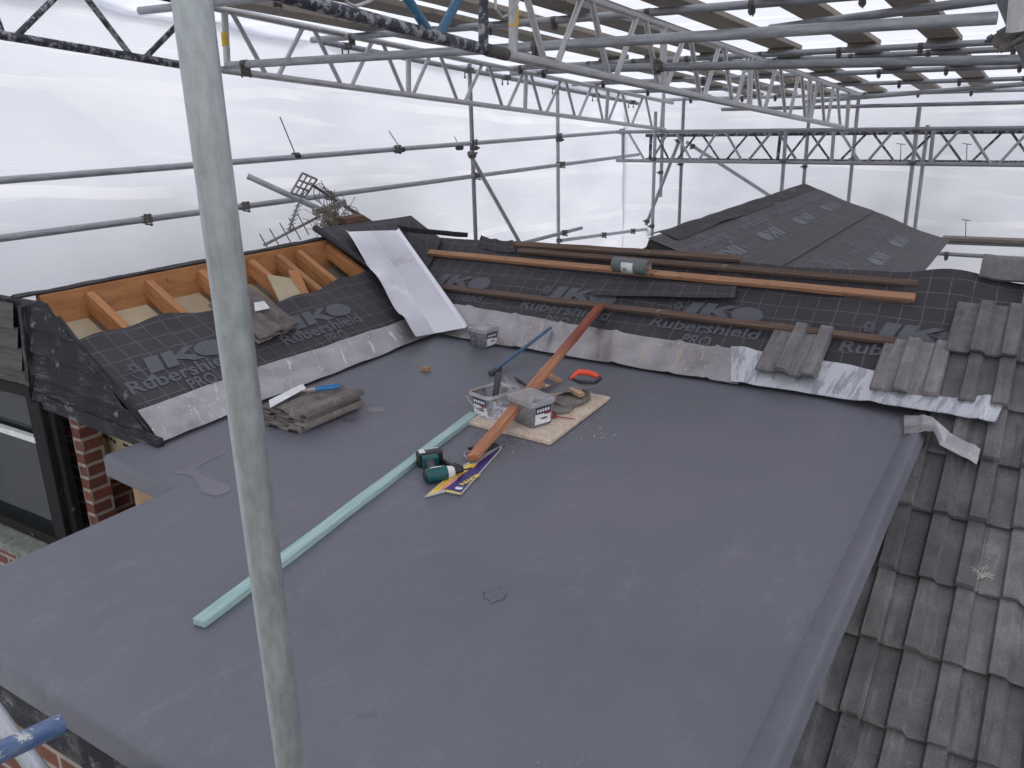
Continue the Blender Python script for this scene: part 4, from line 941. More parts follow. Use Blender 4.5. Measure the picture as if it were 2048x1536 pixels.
# impact driver, lying on its side
dc = pz(876, 948, .035); ux = (pz(900, 946)-pz(858, 953)); ux.z = 0; ux.normalize(); uy = Vector((-ux.y, ux.x, 0)); Z = Vector((0, 0, 1))
dr = thing('cordless_driver', 'teal and black cordless driver lying on its side beside the green batten', 'power tool', (dc.x, dc.y, 0))
b = MB(); b.tube([dc-ux*.055, dc-ux*.048, dc+ux*.03, dc+ux*.045], [.026, .032, .033, .027], 14); obj('motor_housing', b, M['teal'], dr, smooth=True)
b = MB(); b.tube([dc-ux*.062, dc-ux*.054], [.020, .028], 14); obj('rear_cap', b, M['black_plastic'], dr, smooth=True)
b = MB(); b.tube([dc+ux*.040, dc+ux*.066, dc+ux*.072], [.029, .024, .018], 14); obj('front_cover', b, M['white'], dr, smooth=True)
b = MB(); b.tube([dc+ux*.07, dc+ux*.10, dc+ux*.105], [.013, .011, .008], 10); b.tube([dc+ux*.1, dc+ux*.15], .004, 6); obj('chuck', b, M['black_plastic'], dr, smooth=True)
hs0 = dc+uy*.02-ux*.012; hs1 = dc+uy*.14-ux*.0
b = MB(); b.tube([hs0, hs0.lerp(hs1, .3), hs0.lerp(hs1, .7), hs1], [.024, .019, .018, .024], 10); obj('handle', b, M['grey_plastic'], dr, smooth=True)
b = MB(); b.beam(hs1-uy*.012+ux*.005, hs1+uy*.02+ux*.005, .075, .06); obj('battery_foot', b, M['teal'], dr, bevel=.01)
b = MB(); b.beam(hs1+uy*.021+ux*.012, hs1+uy*.075+ux*.012, .115, .068); bat = obj('battery', b, M['black_plastic'], dr, bevel=.01)
b = MB(); bt = hs1+uy*.05+ux*.0+Z*.0345; b.add([bt-ux*.035-uy*.022, bt-ux*.008-uy*.022, bt-ux*.008+uy*.022, bt-ux*.035+uy*.022], [(0, 1, 2, 3)])
b.add([bt+ux*.064+uy*.006-Z*.05, bt+ux*.0702+uy*.0-Z*.05, bt+ux*.0702-uy*.02-Z*.015, bt+ux*.0702+uy*.02-Z*.015], [(0, 1, 2, 3)]); obj('battery_label', b, M['white'], bat)
b = MB(); fnt = lambda a, c2: bt+ux*(a)+uy*c2+Z*.0012; put_text(b, 'LITHIUM-ION', fnt, .0, .008, .056, .010, .03); obj('lettering', b, M['white'], bat)
b = MB(); fnt = lambda a, c2: dc+ux*(a-.035)+Z*(.0358)+uy*(c2-.010); put_text(b, 'makita', fnt, .0, .0, .05, .013, .04); obj('lettering', b, M['white'], dr)
# second black tool part beside it (side grip) and the tool pouch with its wire hook
kd = MB(); k0, k1 = pz(884, 921, .02), pz(918, 941, .02); kd.tube([k0, k0.lerp(k1, .7), k0.lerp(k1, .72), k1, k1+(k1-k0)*.08], [.012, .013, .024, .026, .018], 10); tag(obj('black_tool', kd, M['black_plastic'], smooth=True), 'black round ended tool lying next to the driver', 'tool')
ho = thing('tool_holder', 'black belt holder with a wire hook under the end of the lath', 'tool holder', pz(960, 900, 0))
b = MB(); b.prism([pz(935, 893, .03), pz(962, 902, .03), pz(1000, 888, .02), pz(990, 884, .03), pz(955, 892, .045)], (0, 0, -.02)); obj('pouch', b, M['black_plastic'], ho, bevel=.005)
b = MB(); b.tube([pz(941, 903, .02), pz(929, 906, .025), pz(928, 909, .025), pz(943, 928, .01)], .0035, 6); obj('wire_hook', b, M['steel'], ho, smooth=True)
# saw sleeve: printed card
sv = thing('saw_sleeve', 'purple and yellow printed card sleeve of a saw near the driver', 'card sleeve', pz(930, 940, 0)); zc = .010
b = MB(); b.prism([pz(849, 993, zc), pz(905, 944, zc), pz(990, 888, zc), pz(1003, 892, zc), pz(1001, 899, zc), pz(922, 988, zc), pz(891, 982, zc)], (0, 0, -.007)); so_ = obj('card', b, M['card'], sv, bevel=.001)
def pr(pts, mt, e, nm='print_panel'):
    q = MB(); q.prism([pz(u, v, zc+e) for u, v in pts], (0, 0, -.0006)); return obj(nm, q, M[mt], so_)
pr([(893, 980), (921, 986), (999, 899), (1000, 893), (885, 978)], 'purple', .0012)
pr([(854, 990), (884, 978), (949, 931), (940, 927), (905, 947)], 'gold', .0013)
pr([(866, 982), (876, 979), (900, 960), (896, 957)], 'yellow', .0022)
pr([(882, 977), (888, 979), (915, 958), (908, 956)], 'pink', .0022)
pr([(905, 953), (923, 950), (930, 943), (918, 945)], 'yellow', .0024)
pr([(931, 941), (947, 935), (956, 926), (944, 929)], 'yellow', .0024)
pr([(890, 982), (921, 988), (922, 986), (893, 979)], 'gold', .0024)
cc = pz(918, 976, zc+.003); q = MB(); q.add([cc]+[cc+Vector((math.cos(k*math.pi/8)*.017, math.sin(k*math.pi/8)*.015, 0)) for k in range(16)], [(0, k+1, (k+1) % 16+1) for k in range(16)]); obj('emblem', q, M['white'], so_)
cc = pz(919, 975, zc+.0035); q = MB(); put_ring(q, 0, 0, .010, .008, .005, lambda a, b2: cc+Vector((a, b2, 0)), 12, 20, 200); obj('emblem_mark', q, M['purple'], so_)
o0 = pz(952, 948, zc+.003); rgt = (pz(918, 968, zc+.003)-o0); wd = rgt.length; rgt.normalize(); upv = Vector((0, 0, 1)).cross(rgt)
q = MB(); put_text(q, 'IRWIN', lambda a, b2: o0+rgt*a+upv*b2, 0, 0, wd, .024, .03); obj('lettering', q, M['gold'], so_)
# grey plastic roll with green marks, sitting against the batten
r0, r1 = pbs(1229, 528, .085), pbs(1297, 536, .085); rd = (r1-r0).normalized(); rl = thing('plastic_roll', 'grey roll with green marks and white label resting on the orange batten', 'roll', pbs(1262, 535, .05))
up2 = BSN; fr_ = rd.cross(up2).normalized()
def rollp(s, q, r=.052): return r0.lerp(r1, s)+(up2*math.cos(q)+fr_*math.sin(q))*r
b = MB(); b.grid(lambda a, c2: rollp(a, c2*2*math.pi), 4, 28); obj('roll_body', b, M['dpc'], rl, smooth=True)
b = MB(); b.add([rollp(1, k*2*math.pi/24) for k in range(24)]+[rollp(1, k*2*math.pi/24, .034) for k in range(24)], [(k, (k+1) % 24, 24+(k+1) % 24, 24+k) for k in range(24)]); obj('roll_end', b, M['dpc'], rl)
b = MB(); b.grid(lambda a, c2: r1.lerp(r0, a*.9)+(up2*math.cos(c2*2*math.pi)+fr_*math.sin(c2*2*math.pi))*.034, 2, 20); obj('core', b, M['card'], rl, smooth=True)
b = MB(); b.grid(lambda a, c2: rollp(.30+a*.34, .5+c2*1.7, .0532), 3, 8); lb_ = obj('label', b, M['white'], rl, smooth=True)
b = MB()
for s in (.04, .15, .78, .90):
    b.grid(lambda a, c2, s=s: rollp(s+a*.03-.09*c2+.07, .4+c2*1.7, .0530), 1, 8)
obj('green_marks', b, M['greenprint'], rl)
b = MB()
for s in (.36, .40, .44): b.grid(lambda a, c2, s=s: rollp(s+a*.02, 1.2+c2*.5, .0540), 1, 2)
obj('label_marks', b, M['navy'], lb_)
# water lying on the roof
def puddle(pts, label):
    mb = MB(); P = [pz(u, v, .0065) for u, v in pts]; put_poly(mb, [(p.x, p.y) for p in P][::-1], lambda a, b: Vector((a, b, nz(a, b, 3, 1.1)*.004+.0018)))
    return tag(obj('puddle', mb, M['water']), label, 'puddle', 'puddles on the flat roof')
def blob(cx, cy, rx, ry, n=22, s=0.): return [(cx+math.cos(k*2*math.pi/n)*rx*(1+.35*nz(k*.6, s)), cy-math.sin(k*2*math.pi/n)*ry*(1+.45*nz(k*.7, s+4))) for k in range(n)]
puddle([(335, 940), (356, 935), (384, 931), (398, 921), (420, 913), (446, 903), (438, 912), (420, 918), (402, 928), (392, 936), (402, 948), (430, 958), (462, 972), (456, 984), (430, 990), (404, 984), (394, 964), (380, 948), (352, 946)], 'branching puddle near the left corner of the flat roof')
puddle([(968, 1180), (980, 1172), (992, 1170), (1004, 1171), (1000, 1178), (1014, 1184), (1002, 1188), (1008, 1196), (992, 1199), (982, 1205), (978, 1196), (966, 1192), (974, 1186)], 'small dark puddle in the middle of the flat roof')
puddle(blob(752, 818, 17, 6, s=6.), 'thin puddle to the right of the tile stack')
puddle(blob(700, 838, 15, 4, s=9.), 'sliver of water just below the tile stack')
# tuft of straw on a tile
tf = MB(); r_ = random.Random(9); base = pbs(1958, 1152, .08)
for i in range(34):
    a = r_.uniform(0, 2*math.pi); L = r_.uniform(.02, .055); p = base+Vector((r_.gauss(0, .014), r_.gauss(0, .014), 0)); e = p+Vector((math.cos(a)*L, math.sin(a)*L+.01, r_.uniform(-.004, .03)))
    tf.tube([p, p.lerp(e, .5)+Vector((0, 0, .006)), e], .0012, 4, caps=False)
tag(obj('straw_tuft', tf, M['straw']), 'pale tuft of straw fallen on the roof tiles', 'straw')

# ================================================================ OLD AERIAL HEAP ON THE CORNER
cn = Vector((-4.75, 4.75, .6))
def ps(u, v, dx=0.): return px(u, v, -4.95+dx)
an = thing('tv_aerial', 'bent old television aerial with grid reflector heaped on the roof corner', 'aerial', ps(690, 455))
b = MB(); b.tube([ps(622, 368, .1), ps(690, 412), ps(764, 456)], .014, 8); obj('mast', b, M['antenna'], an, smooth=True)
b = MB()
cs = [ps(605, 346), ps(634, 359), ps(610, 394), ps(582, 386)]
for a, c2 in ((0, 1), (1, 2), (2, 3), (3, 0)): b.tube([cs[a], cs[c2]], .009, 6)
for k in (.33, .66): b.tube([cs[0].lerp(cs[1], k), cs[3].lerp(cs[2], k)], .007, 6)
for k in (.35, .65): b.tube([cs[0].lerp(cs[3], k), cs[1].lerp(cs[2], k)], .009, 6)
obj('reflector', b, M['antenna'], an, smooth=True)
b = MB(); b.tube([ps(606, 388), ps(592, 420), ps(578, 462)], .008, 6)
for k in range(9): q = ps(606, 388).lerp(ps(578, 462), k/8); b.tube([q+Vector((0, -.05, -.02)), q+Vector((0, .05, .02))], .004, 5)
obj('director_boom', b, M['antenna'], an, smooth=True)
b = MB(); b.tube([ps(528, 490), ps(640, 432)], .011, 6)
for k, (u, v) in enumerate([(532, 490), (552, 480), (572, 468), (590, 458), (606, 448)]):
    q = ps(u, v); b.tube([q+Vector((0, -.05, .09)), q+Vector((0, .05, -.09))], .005, 5)
obj('element_boom', b, M['antenna'], an, smooth=True)
b = MB(); b.beam(ps(662, 414, .05), ps(688, 404, .05), .06, .05); b.beam(ps(628, 424, .05), ps(652, 418, .05), .05, .05); obj('clamp_box', b, M['antenna'], an, bevel=.006)
cb = MB(); r_ = random.Random(4)
for k in range(3):
    P = [ps(635+k*4, 368), ps(668, 395+k*4, .05), ps(700+k*6, 420, .04), ps(735, 440+k*3, .03), ps(758, 452)]
    P = [p+Vector((r_.gauss(0, .01), r_.gauss(0, .02), r_.gauss(0, .015))) for p in P]; cb.tube(P, .004, 5)
for k in range(3):
    c0 = ps(640+k*10, 385+k*9, .04); cb.tube([c0+Vector((0, .07*math.cos(q), .07*math.sin(q))) for q in [i*.55 for i in range(9)]], .004, 5)
obj('cable', cb, M['antenna'], an, smooth=True)
ns = MB()
for i in range(150):
    c0 = ps(r_.gauss(665, 16), r_.gauss(440, 12), r_.uniform(0, .2)); a = Vector((r_.gauss(0, .04), r_.gauss(0, .05), r_.gauss(.03, .06))); ns.tube([c0-a, c0+a*.2+Vector((0, .01, 0)), c0+a], .0025, 4, caps=False)
no = obj('nest_twigs', ns, M['twig']); no['kind'] = 'stuff'; tag(no, 'tangle of dry nest twigs under the fallen aerial', 'twigs')
bt_ = MB(); P = [ps(668, 436, .1), ps(705, 428, .1), ps(722, 440, .1), ps(712, 458, .1), ps(672, 458, .1)]; bt_.prism(P, (.12, 0, 0)); tag(obj('clay_pot_piece', bt_, M['terracotta'], bevel=.006), 'broken brown clay piece under the aerial mast', 'clay piece')

# ================================================================ SCAFFOLD
RAD = .02415
def fitting(parent, p, d1, d2=None, s=1., bolt=(0, 0, -1), mat='rust'):
    d1 = Vector(d1).normalized(); d2 = Vector(d2).normalized() if d2 is not None else d1; p = Vector(p); b = MB(); bo = Vector(bolt).normalized()
    b.tube([p-d1*.024*s, p+d1*.024*s], max(.0265, .031*s), 10)
    if d2 is not d1:
        q = p+bo*.052*s if abs(d2.dot(bo)) < .6 else p+d1.cross(d2).normalized()*.052*s
    else: q = p+bo*.04*s
    b.beam(p+(q-p)*.4, q, .05*s, .045*s, up=d1)
    b.tube([q-d2*.02*s, q+d2*.02*s], .026*s, 8)
    sd = d1.cross(bo); sd = sd.normalized() if sd.length > .1 else Vector((1, 0, 0))
    for k in (-1, 1):
        b.tube([p+sd*.036*s*k, p+sd*.036*s*k+bo*.085*s], [.0075*s, .0055*s], 6); b.tube([p+sd*.036*s*k+bo*.06*s, p+sd*.036*s*k+bo*.075*s], .012*s, 6)
    obj('coupler', b, M[mat], parent, smooth=True)
def stube(p, q, label, mat='galv', r=RAD, group='scaffold tubes', fits=(), name='scaffold_tube', hollow=True, n=16, fs=.95):
    p, q = Vector(p), Vector(q); d = (q-p).normalized(); mb = MB(); mb.tube([p, q], r, n, hollow=hollow)
    t = thing(name, label, 'scaffold tube', p.lerp(q, .5), group) if fits else None
    if not fits: return tag(obj(name, mb, M[mat], smooth=True, origin=p.lerp(q, .5)), label, 'scaffold tube', group)
    obj('tube', mb, M[mat], t, smooth=True)
    for f in fits:
        k, d2, bo = f if isinstance(f, tuple) else (f, (0, 0, 1), (0, 0, -1)); fitting(t, p+d*k if k >= 0 else q+d*k, d, d2, fs, bo)
    return t
def atk(p, q, u, v=None):
    # distance along the tube where it crosses a given column u of the photograph
    lo, hi = 0., (q-p).length; d = (q-p).normalized()
    def pu(P): k = P-O; z = k.dot(F); return 1024+FPX*k.dot(CX)/z
    for _ in range(40):
        md = (lo+hi)/2
        if (pu(p+d*md) < u) == (pu(p) < pu(q)): lo = md
        else: hi = md
    return lo
XD, YD, ZD = Vector((1, 0, 0)), Vector((0, 1, 0)), Vector((0, 0, 1))
q = pd(483, 768, 1.17)
stube((q.x, q.y, -5), (q.x, q.y, 2.7), 'big galvanised pole close to the camera, standing before the flat roof', 'galv_pole', n=40, name='scaffold_pole', group=None)
# rails of the left side
XL = -5.55
def ltube(u0, v0, u1, v1, label, us=(), ext0=0., x=XL, ext1=0., **kw):
    p, q = px(u0, v0, x), px(u1, v1, x); d = (q-p).normalized(); p = p-d*ext0; q = q+d*ext1
    return stube(p, q, label, fits=[(atk(p, q, u), ZD, XD) for u in us], **kw)
ltube(0, 361, 1243, 263, 'upper rail along the left sheeting', (790, 944, 1114, 1240), 1.6)
ltube(0, 477, 1277, 309, 'lower rail along the left sheeting, behind the aerial', (290, 486, 652, 950, 1120), 1.6, x=XL+.02)
def vtube(u, v, top, label, x=None, y=None, bot=-5., fits=(), **kw):
    c = px(u, v, x) if x is not None else py(u, v, y)
    return stube((c.x, c.y, bot), (c.x, c.y, top), label, fits=[(z-bot, XD if x is None else YD, XD if x is not None else -YD) for z in fits], **kw)
def zat(u, v, x=None, y=None): return (px(u, v, x) if x is not None else py(u, v, y)).z
x4 = XL-.06
vtube(946, 330, zat(938, 122, x4), 'upright against the left sheeting, nearest the aerial', x=x4, fits=(zat(945, 296, x4), zat(950, 350, x4)))
vtube(1116, 340, zat(1109, 170, x4), 'second upright against the left sheeting, right of the nearest one', x=x4, fits=(zat(1113, 280, x4), zat(1116, 328, x4), zat(1120, 480, x4)))
ltube(938, 305, 1042, 490, 'diagonal brace running down from the nearest left upright', (941,), x=XL+.09)
ltube(1020, 493, 1163, 456, 'short low tube with a free end before the left sheeting', (1125,), x=XL+.05)
ltube(1121, 481, 1325, 454, 'low rail in the far left corner above the felt ridge', (1204, 1262, 1306), x=XL+.0)
p, q = px(648, 84, -5.12), px(1276, 207, -5.12); stube(p, q, 'dark longitudinal tube just outside the left aluminium beam', fits=[(atk(p, q, u), ZD, -ZD) for u in (690, 935, 1010, 1110, 1190, 1262)])
p, q = px(495, 352, -5.42), px(665, 430, -5.0); stube(p, q, 'loose tube end poking up left of the aerial')
# far end
YF = 11.15
vtube(1308, 340, zat(1312, 223, y=YF), 'free topped upright at the far left corner in front of the end beam', y=YF, fits=(zat(1308, 318, y=YF), zat(1306, 452, y=YF)))
c = py(1324, 300, 11.75); stube((c.x, c.y, zat(1320, 394, y=11.75)), (c.x, c.y, zat(1326, 176, y=11.75)), 'thin short upright hanging beside the free topped one', fits=[(.35, XD, -YD)])
p, q = py(1361, 275, 11.45), py(1292, 450, 11.45); stube(p, q, 'steep brace leaning to the far left corner', fits=[(.05, XD, -YD), ((q-p).length-.06, ZD, -YD)])
vtube(1363, 320, zat(1371, 196, y=12.0), 'upright behind the end beam carrying a ring clip, left one', y=12.0, fits=(zat(1368, 270, y=12.), zat(1362, 328, y=12.)))
p, q = py(1373, 284, 11.9), py(1560, 405, 11.9); stube(p, q, 'long brace falling right behind the end beam', fits=[(.12, ZD, -YD)])
vtube(1567, 330, zat(1573, 262, y=11.2), 'pale upright standing below the end beam, left of the roof peak', y=11.2, fits=(zat(1568, 322, y=11.2),))
vtube(1614, 285, zat(1622, 180, y=12.05), 'upright ending at the peak of the far felt roof', y=12.05, fits=(zat(1609, 333, y=12.05),))
vtube(1707, 300, zat(1721, 199, y=12.1), 'dark upright behind the end beam, right of the roof peak', y=12.1, fits=(zat(1706, 318, y=12.1),))
vtube(1825, 330, zat(1840, 214, y=11.05), 'upright in front of the end beam at the right', y=11.05, fits=(zat(1826, 262, y=11.05), zat(1824, 326, y=11.05)))
vtube(1843, 350, zat(1856, 250, y=11.9), 'short topped upright paired behind the right front one', y=11.9)
p, q = py(1443, 219, 12.0), py(2120, 203, 12.0); stube(p, q, 'long horizontal tube across the end sheeting above the end beam')
p, q = py(1608, 204, 10.9), py(2110, 163, 9.9); stube(p, q, 'slightly skew tube below the far roof tubes at the right', fits=[(.12, ZD, YD)])
p, q = py(1895, 485, 11.9), py(2110, 493, 11.9); stube(p, q, 'low rail at the right end behind the far roof', fits=[(1.15, ZD, -YD)])
p, q = py(1875, 507, 11.4), py(2110, 521, 11.4); stube(p, q, 'lowest rail at the right end above the ridge tile', fits=[(.1, XD, -ZD), (1.2, ZD, -YD)])
bd = MB(); p, q = py(1885, 476, 11.95), py(2120, 485, 11.95); bd.beam(p, q, .22, .04); tag(obj('scaffold_board', bd, M['board']), 'toe board lying on the low rail at the right end', 'scaffold board', 'scaffold boards')
# cross tubes under the roof boards
LX = [-4.47, -3.72, -3.26, -2.755, -2.11, -1.475, -.88, -.28]
RY = [(3.62, 3.95, 'foremost cross tube under the roof boards, its end showing by the big pole'), (5.10, 5.22, 'cross tube under the roof boards, second from the front'), (7.52, 7.5, 'cross tube under the roof boards, third from the front'), (7.97, 7.97, 'cross tube close behind the third, under the roof boards'),
      (9.35, 9.35, 'cross tube under the roof boards, third from the back'), (10.65, 10.65, 'cross tube under the roof boards, second from the back'), (12.2, 12.2, 'rearmost cross tube under the roof board ends')]
for y0, y1, lab in RY:
    p, q = Vector((-5.0, y0, rz(y0, -.005))), Vector((.9, y1, rz(y1, -.005)))
    stube(p, q, lab, fits=[(x-.13+5.0, YD, -ZD) for x in LX], group='roof cross tubes', fs=.74)
p, q = py(455, 131, 3.95), py(1995, 36, 3.95); stube(p, q, 'long tube tied across both aluminium beams from left to right', fits=[(atk(p, q, 490), YD, -ZD), (atk(p, q, 1075), YD, -ZD)])
p, q = rp(1540, 57, -.07), rp(2030, -7, -.09); stube(p, q, 'tube crossing above the long tied tube at the top right')
y8 = px(1328, 134, -2.10).y; p, q = py(1100, 139, y8), py(2140, 117, y8); stube(p, q, 'tube fixed to the middle beam, below the roof cross tubes', fits=[(atk(p, q, 1320), ZD, -YD)])
p, q = pd(2000, -30, 2.35), pd(2070, 140, 2.55); ct_ = stube(p, q, 'pale leaning tube in the top right corner', 'galv_pole', fits=[((q-p).length*.52, YD, Vector((-.8, -.3, -.5)))])
p, q = pd(2040, -40, 2.30), pd(2031, 62, 2.36); stube(p, q, 'second bright tube end in the top right corner', 'alu')
# beams
def beam(name, label, plane_fn, top, bot, verts, braces, mat, vmat=None, r=RAD, rb=.0165, sticker=None, group='lattice beams'):
    t0, t1 = [plane_fn(*p) for p in top]; b0, b1 = [plane_fn(*p) for p in bot]
    t = thing(name, label, 'lattice beam', t0.lerp(b1, .5), group)
    for p, q in ((t0, t1), (b0, b1)):
        m_ = MB(); m_.tube([p, q], r, 14, hollow=True); obj('chord', m_, M[mat], t, smooth=True)
    def snap(u, v):
        P = plane_fn(u, v); best = None
        for a, c2 in ((t0, t1), (b0, b1)):
            d = (c2-a); k = (P-a).dot(d)/d.length_squared; qq = a+d*k; dist = (qq-P).length
            if best is None or dist < best[0]: best = (dist, qq)
        return best[1] if best[0] < .10 else P
    for (u0, v0, u1, v1) in verts:
        m_ = MB(); m_.tube([snap(u0, v0), snap(u1, v1)], r*.92, 12); obj('post', m_, M[mat], t, smooth=True)
    for (u0, v0, u1, v1) in braces:
        m_ = MB(); m_.tube([snap(u0, v0), snap(u1, v1)], rb, 10); obj('brace', m_, M[vmat or mat], t, smooth=True)
    if sticker:
        for (u, v, u2, v2) in sticker:
            a, c2 = plane_fn(u, v), plane_fn(u2, v2); m_ = MB(); m_.tube([a, c2], r*.96, 14, caps=False); s_ = obj('yellow_sticker', m_, M['sticker'], t, smooth=True)
    return t
PL = lambda u, v: px(u, v, -4.68)
beam('lattice_beam', 'aluminium lattice beam along the left side, running from the big pole', PL, [(418, 13), (1345, 206)], [(418, 136), (1330, 259)],
     [(449, 25, 455, 140), (817, 105, 817, 192), (1052, 148, 1050, 223), (1216, 183, 1212, 246), (1326, 205, 1322, 258)],
     [(463, 30, 533, 148), (607, 58, 555, 150), (627, 64, 683, 168), (745, 88, 702, 172), (765, 92, 808, 185), (862, 115, 825, 192), (880, 118, 915, 202), (965, 134, 929, 205), (977, 136, 1005, 216), (1047, 150, 1015, 217), (1061, 153, 1083, 225), (1122, 165, 1092, 227), (1131, 167, 1150, 235), (1183, 177, 1157, 236), (1191, 179, 1206, 241), (1239, 188, 1216, 243), (1244, 189, 1258, 248), (1286, 196, 1263, 249), (1291, 197, 1304, 254)],
     'alu', sticker=[(449, 65, 451, 92), (1325, 222, 1324, 240)])
beam('lattice_beam', 'black painted lattice beam at the far left, flaking paint', PL, [(-60, -90), (418, 13)], [(-60, 60), (418, 139)], [],
     [(-50, -60, 6, 70), (30, 74, 150, -46), (140, -46, 263, 108), (288, 112, 395, -10)], 'black_steel', rb=.017)
PM = lambda u, v: px(u, v, -2.15)
mid = beam('lattice_beam', 'aluminium lattice beam along the middle, nearest overhead', PM, [(985, -72), (1718, 189)], [(985, 104), (1686, 255)],
     [(1027, -60, 1027, 102), (1327, 60, 1326, 175), (1501, 118, 1499, 212), (1620, 157, 1617, 238), (1698, 183, 1694, 250)],
     [(1040, -55, 1090, 122), (1164, 5, 1113, 127), (1181, 12, 1218, 150), (1274, 44, 1231, 153), (1290, 49, 1317, 171), (1371, 77, 1331, 175), (1379, 80, 1400, 189), (1439, 99, 1408, 191), (1447, 102, 1465, 204), (1496, 118, 1472, 205), (1507, 122, 1522, 216), (1553, 137, 1529, 218), (1560, 139, 1571, 226), (1598, 151, 1579, 228), (1603, 153, 1611, 234), (1635, 163, 1622, 237), (1642, 165, 1649, 242), (1667, 173, 1655, 244), (1674, 175, 1681, 249)],
     'alu', sticker=[(1028, 14, 1027, 54), (1697, 205, 1696, 224)])
bb = beam('lattice_beam', 'blue and black painted lattice beam overhead, joined to the middle one', PM, [(300, -330), (975, -76)], [(420, -48), (985, 103)],
     [(967, -78, 967, 97)], [(700, -172, 862, 66), (876, 70, 960, -80)], 'black_steel', 'blue_steel', rb=.019)
e = MB(); e.tube([PM(975, 100), PM(1012, 109)], RAD*1.12, 14); obj('spigot_sleeve', e, M['rust'], bb, smooth=True)
hk = MB(); hk.tube([PM(652, -40)+Vector((.05, 0, 0)), PM(672, 8)+Vector((.05, 0, 0)), PM(690, 15)+Vector((.05, 0, 0)), PM(715, 6)+Vector((.05, 0, 0)), PM(745, -12)+Vector((.05, 0, 0))], .006, 6); obj('rope', hk, M['alu'], bb, smooth=True)
hk = MB(); hk.tube([PM(970, -20)+Vector((.05, 0, 0)), PM(972, 20)+Vector((.05, 0, 0)), PM(985, 36)+Vector((.05, 0, 0)), PM(1000, 30)+Vector((.05, 0, 0)), PM(1020, 0)+Vector((.05, 0, 0))], .006, 6); obj('rope', hk, M['alu'], bb, smooth=True)
PE = lambda u, v: py(u, v, 11.32)
beam('lattice_beam', 'grey steel lattice beam across the far end, its bracing crossed by black', PE, [(1233, 264), (2130, 255)], [(1233, 321), (2130, 331)], [(1246, 264, 1246, 321), (1668, 260, 1663, 325), (1867, 258, 1860, 327)],
     [(1256, 264, 1290, 321), (1337, 263, 1303, 321), (1350, 263, 1384, 322), (1435, 262, 1396, 322), (1450, 262, 1485, 323), (1546, 261, 1494, 323), (1555, 261, 1596, 324), (1657, 260, 1606, 324), (1679, 260, 1721, 325), (1790, 259, 1732, 325), (1800, 259, 1847, 326), (1922, 257, 1860, 327), (1936, 257, 1982, 328), (2064, 256, 1996, 329)], 'galv')
PB = lambda u, v: py(u, v, 11.62)
beam('lattice_beam', 'black painted steel lattice beam directly behind the grey end beam', PB, [(1292, 271), (2130, 262)], [(1292, 319), (2130, 326)], [(1302, 270, 1300, 319), (1561, 269, 1555, 321)],
     [(1314, 270, 1338, 319), (1392, 270, 1354, 319), (1405, 270, 1439, 320), (1496, 269, 1452, 320), (1508, 269, 1546, 321), (1613, 268, 1571, 321), (1622, 268, 1661, 322), (1734, 267, 1679, 322), (1746, 266, 1789, 323), (1868, 265, 1806, 323), (1881, 265, 1924, 324), (2006, 264, 1942, 324), (2022, 264, 2066, 325)], 'black_steel', rb=.0145)
# roof boards
ords = ['leftmost', 'second', 'third', 'fourth', 'fifth', 'sixth', 'seventh', 'eighth']
for i, x in enumerate(LX):
    for seg, (ya, yb, dz) in enumerate(((2.9, 7.9, .0), (7.72, 12.42, .0))):
        up0 = .042 if seg == 0 else .042
        off = random.uniform(-.012, .012); e = random.uniform(-.06, .06)
        a, b = Vector((x+off, ya+e, rz(ya+e, up0+(.04 if seg == 0 else 0)*0))), Vector((x+off*.3, yb+e*.5, rz(yb+e*.5, up0)))
        if seg == 0: b.z += .042; 
        m_ = MB(); m_.beam(a, b, .225, .038)
        tag(obj('scaffold_board', m_, M['board'], bevel=.004), ('%s board lane from the left overhead, %s board' % (ords[i].capitalize(), 'near' if seg == 0 else 'far')), 'scaffold board', 'scaffold boards')
# bits of tube and timber at the bottom left below the roof edge
p, q = pd(-120, 1560, 1.75), pd(122, 1448, 1.95); stube(p, q, 'chipped blue tube end at the bottom left under the roof edge', 'blue_tube', group='tubes under the roof edge', n=24)
p, q = pd(-30, 1400, 2.3), pd(90, 1560, 2.2); stube(p, q, 'grey tube running beneath the blue one', group='tubes under the roof edge', hollow=False)
m_ = MB(); p, q = pd(20, 1600, 1.9), pd(150, 1500, 2.2); m_.beam(p+Vector((.1, 0, -.12)), q+Vector((.1, 0, -.12)), .2, .038); tag(obj('scaffold_board', m_, M['board']), 'pale board end below the blue tube at the bottom left', 'scaffold board', 'scaffold boards')
for i in range(3):
    m_ = MB(); m_.beam((-4.2, .25+i*.24, -2.0), (1.2, .25+i*.24, -2.0), .225, .038); tag(obj('scaffold_board', m_, M['board']), '%s walkway board low down in front of the brick wall' % ('outer', 'middle', 'inner')[i], 'scaffold board', 'scaffold boards')

# ================================================================ SHEETING
def wav(a, b, s): return .05*nz(a*.8, b*.9, s)+.02*nz(a*3, b*2.2, s+3)
ROOFZ = .34
sh = MB()
def shl(a, b):
    y = -3+15.9*a; zt = rz(y, ROOFZ); z = -5+(zt+5)*b if b < .5 else None
    z = -5+(zt+5)*b
    x = -5.95+wav(y, z, 2)
    if z < 1.: x += .9*min(1, max(0, (1.-z)/.75))**1.5*(1 if y < 6.5 else max(0, 1-(y-6.5)/1.5))*.30
    sagz = 0
    return (x, y, z)
sh.grid(shl, 90, 90, lambda a, b: (-3+15.9*a, -5+7.4*b))
tag(obj('side_sheeting', sh, M['sheet'], smooth=True), 'white translucent sheeting hung down the left side of the scaffold', 'sheeting', 'white scaffold sheeting')
sh = MB()
def she(a, b):
    x = -6.0+12.5*a; z = -5+(rz(12.9, ROOFZ)+5)*b; return (x, 12.9+wav(x, z, 6)+.05*math.sin(x*2.2), z)
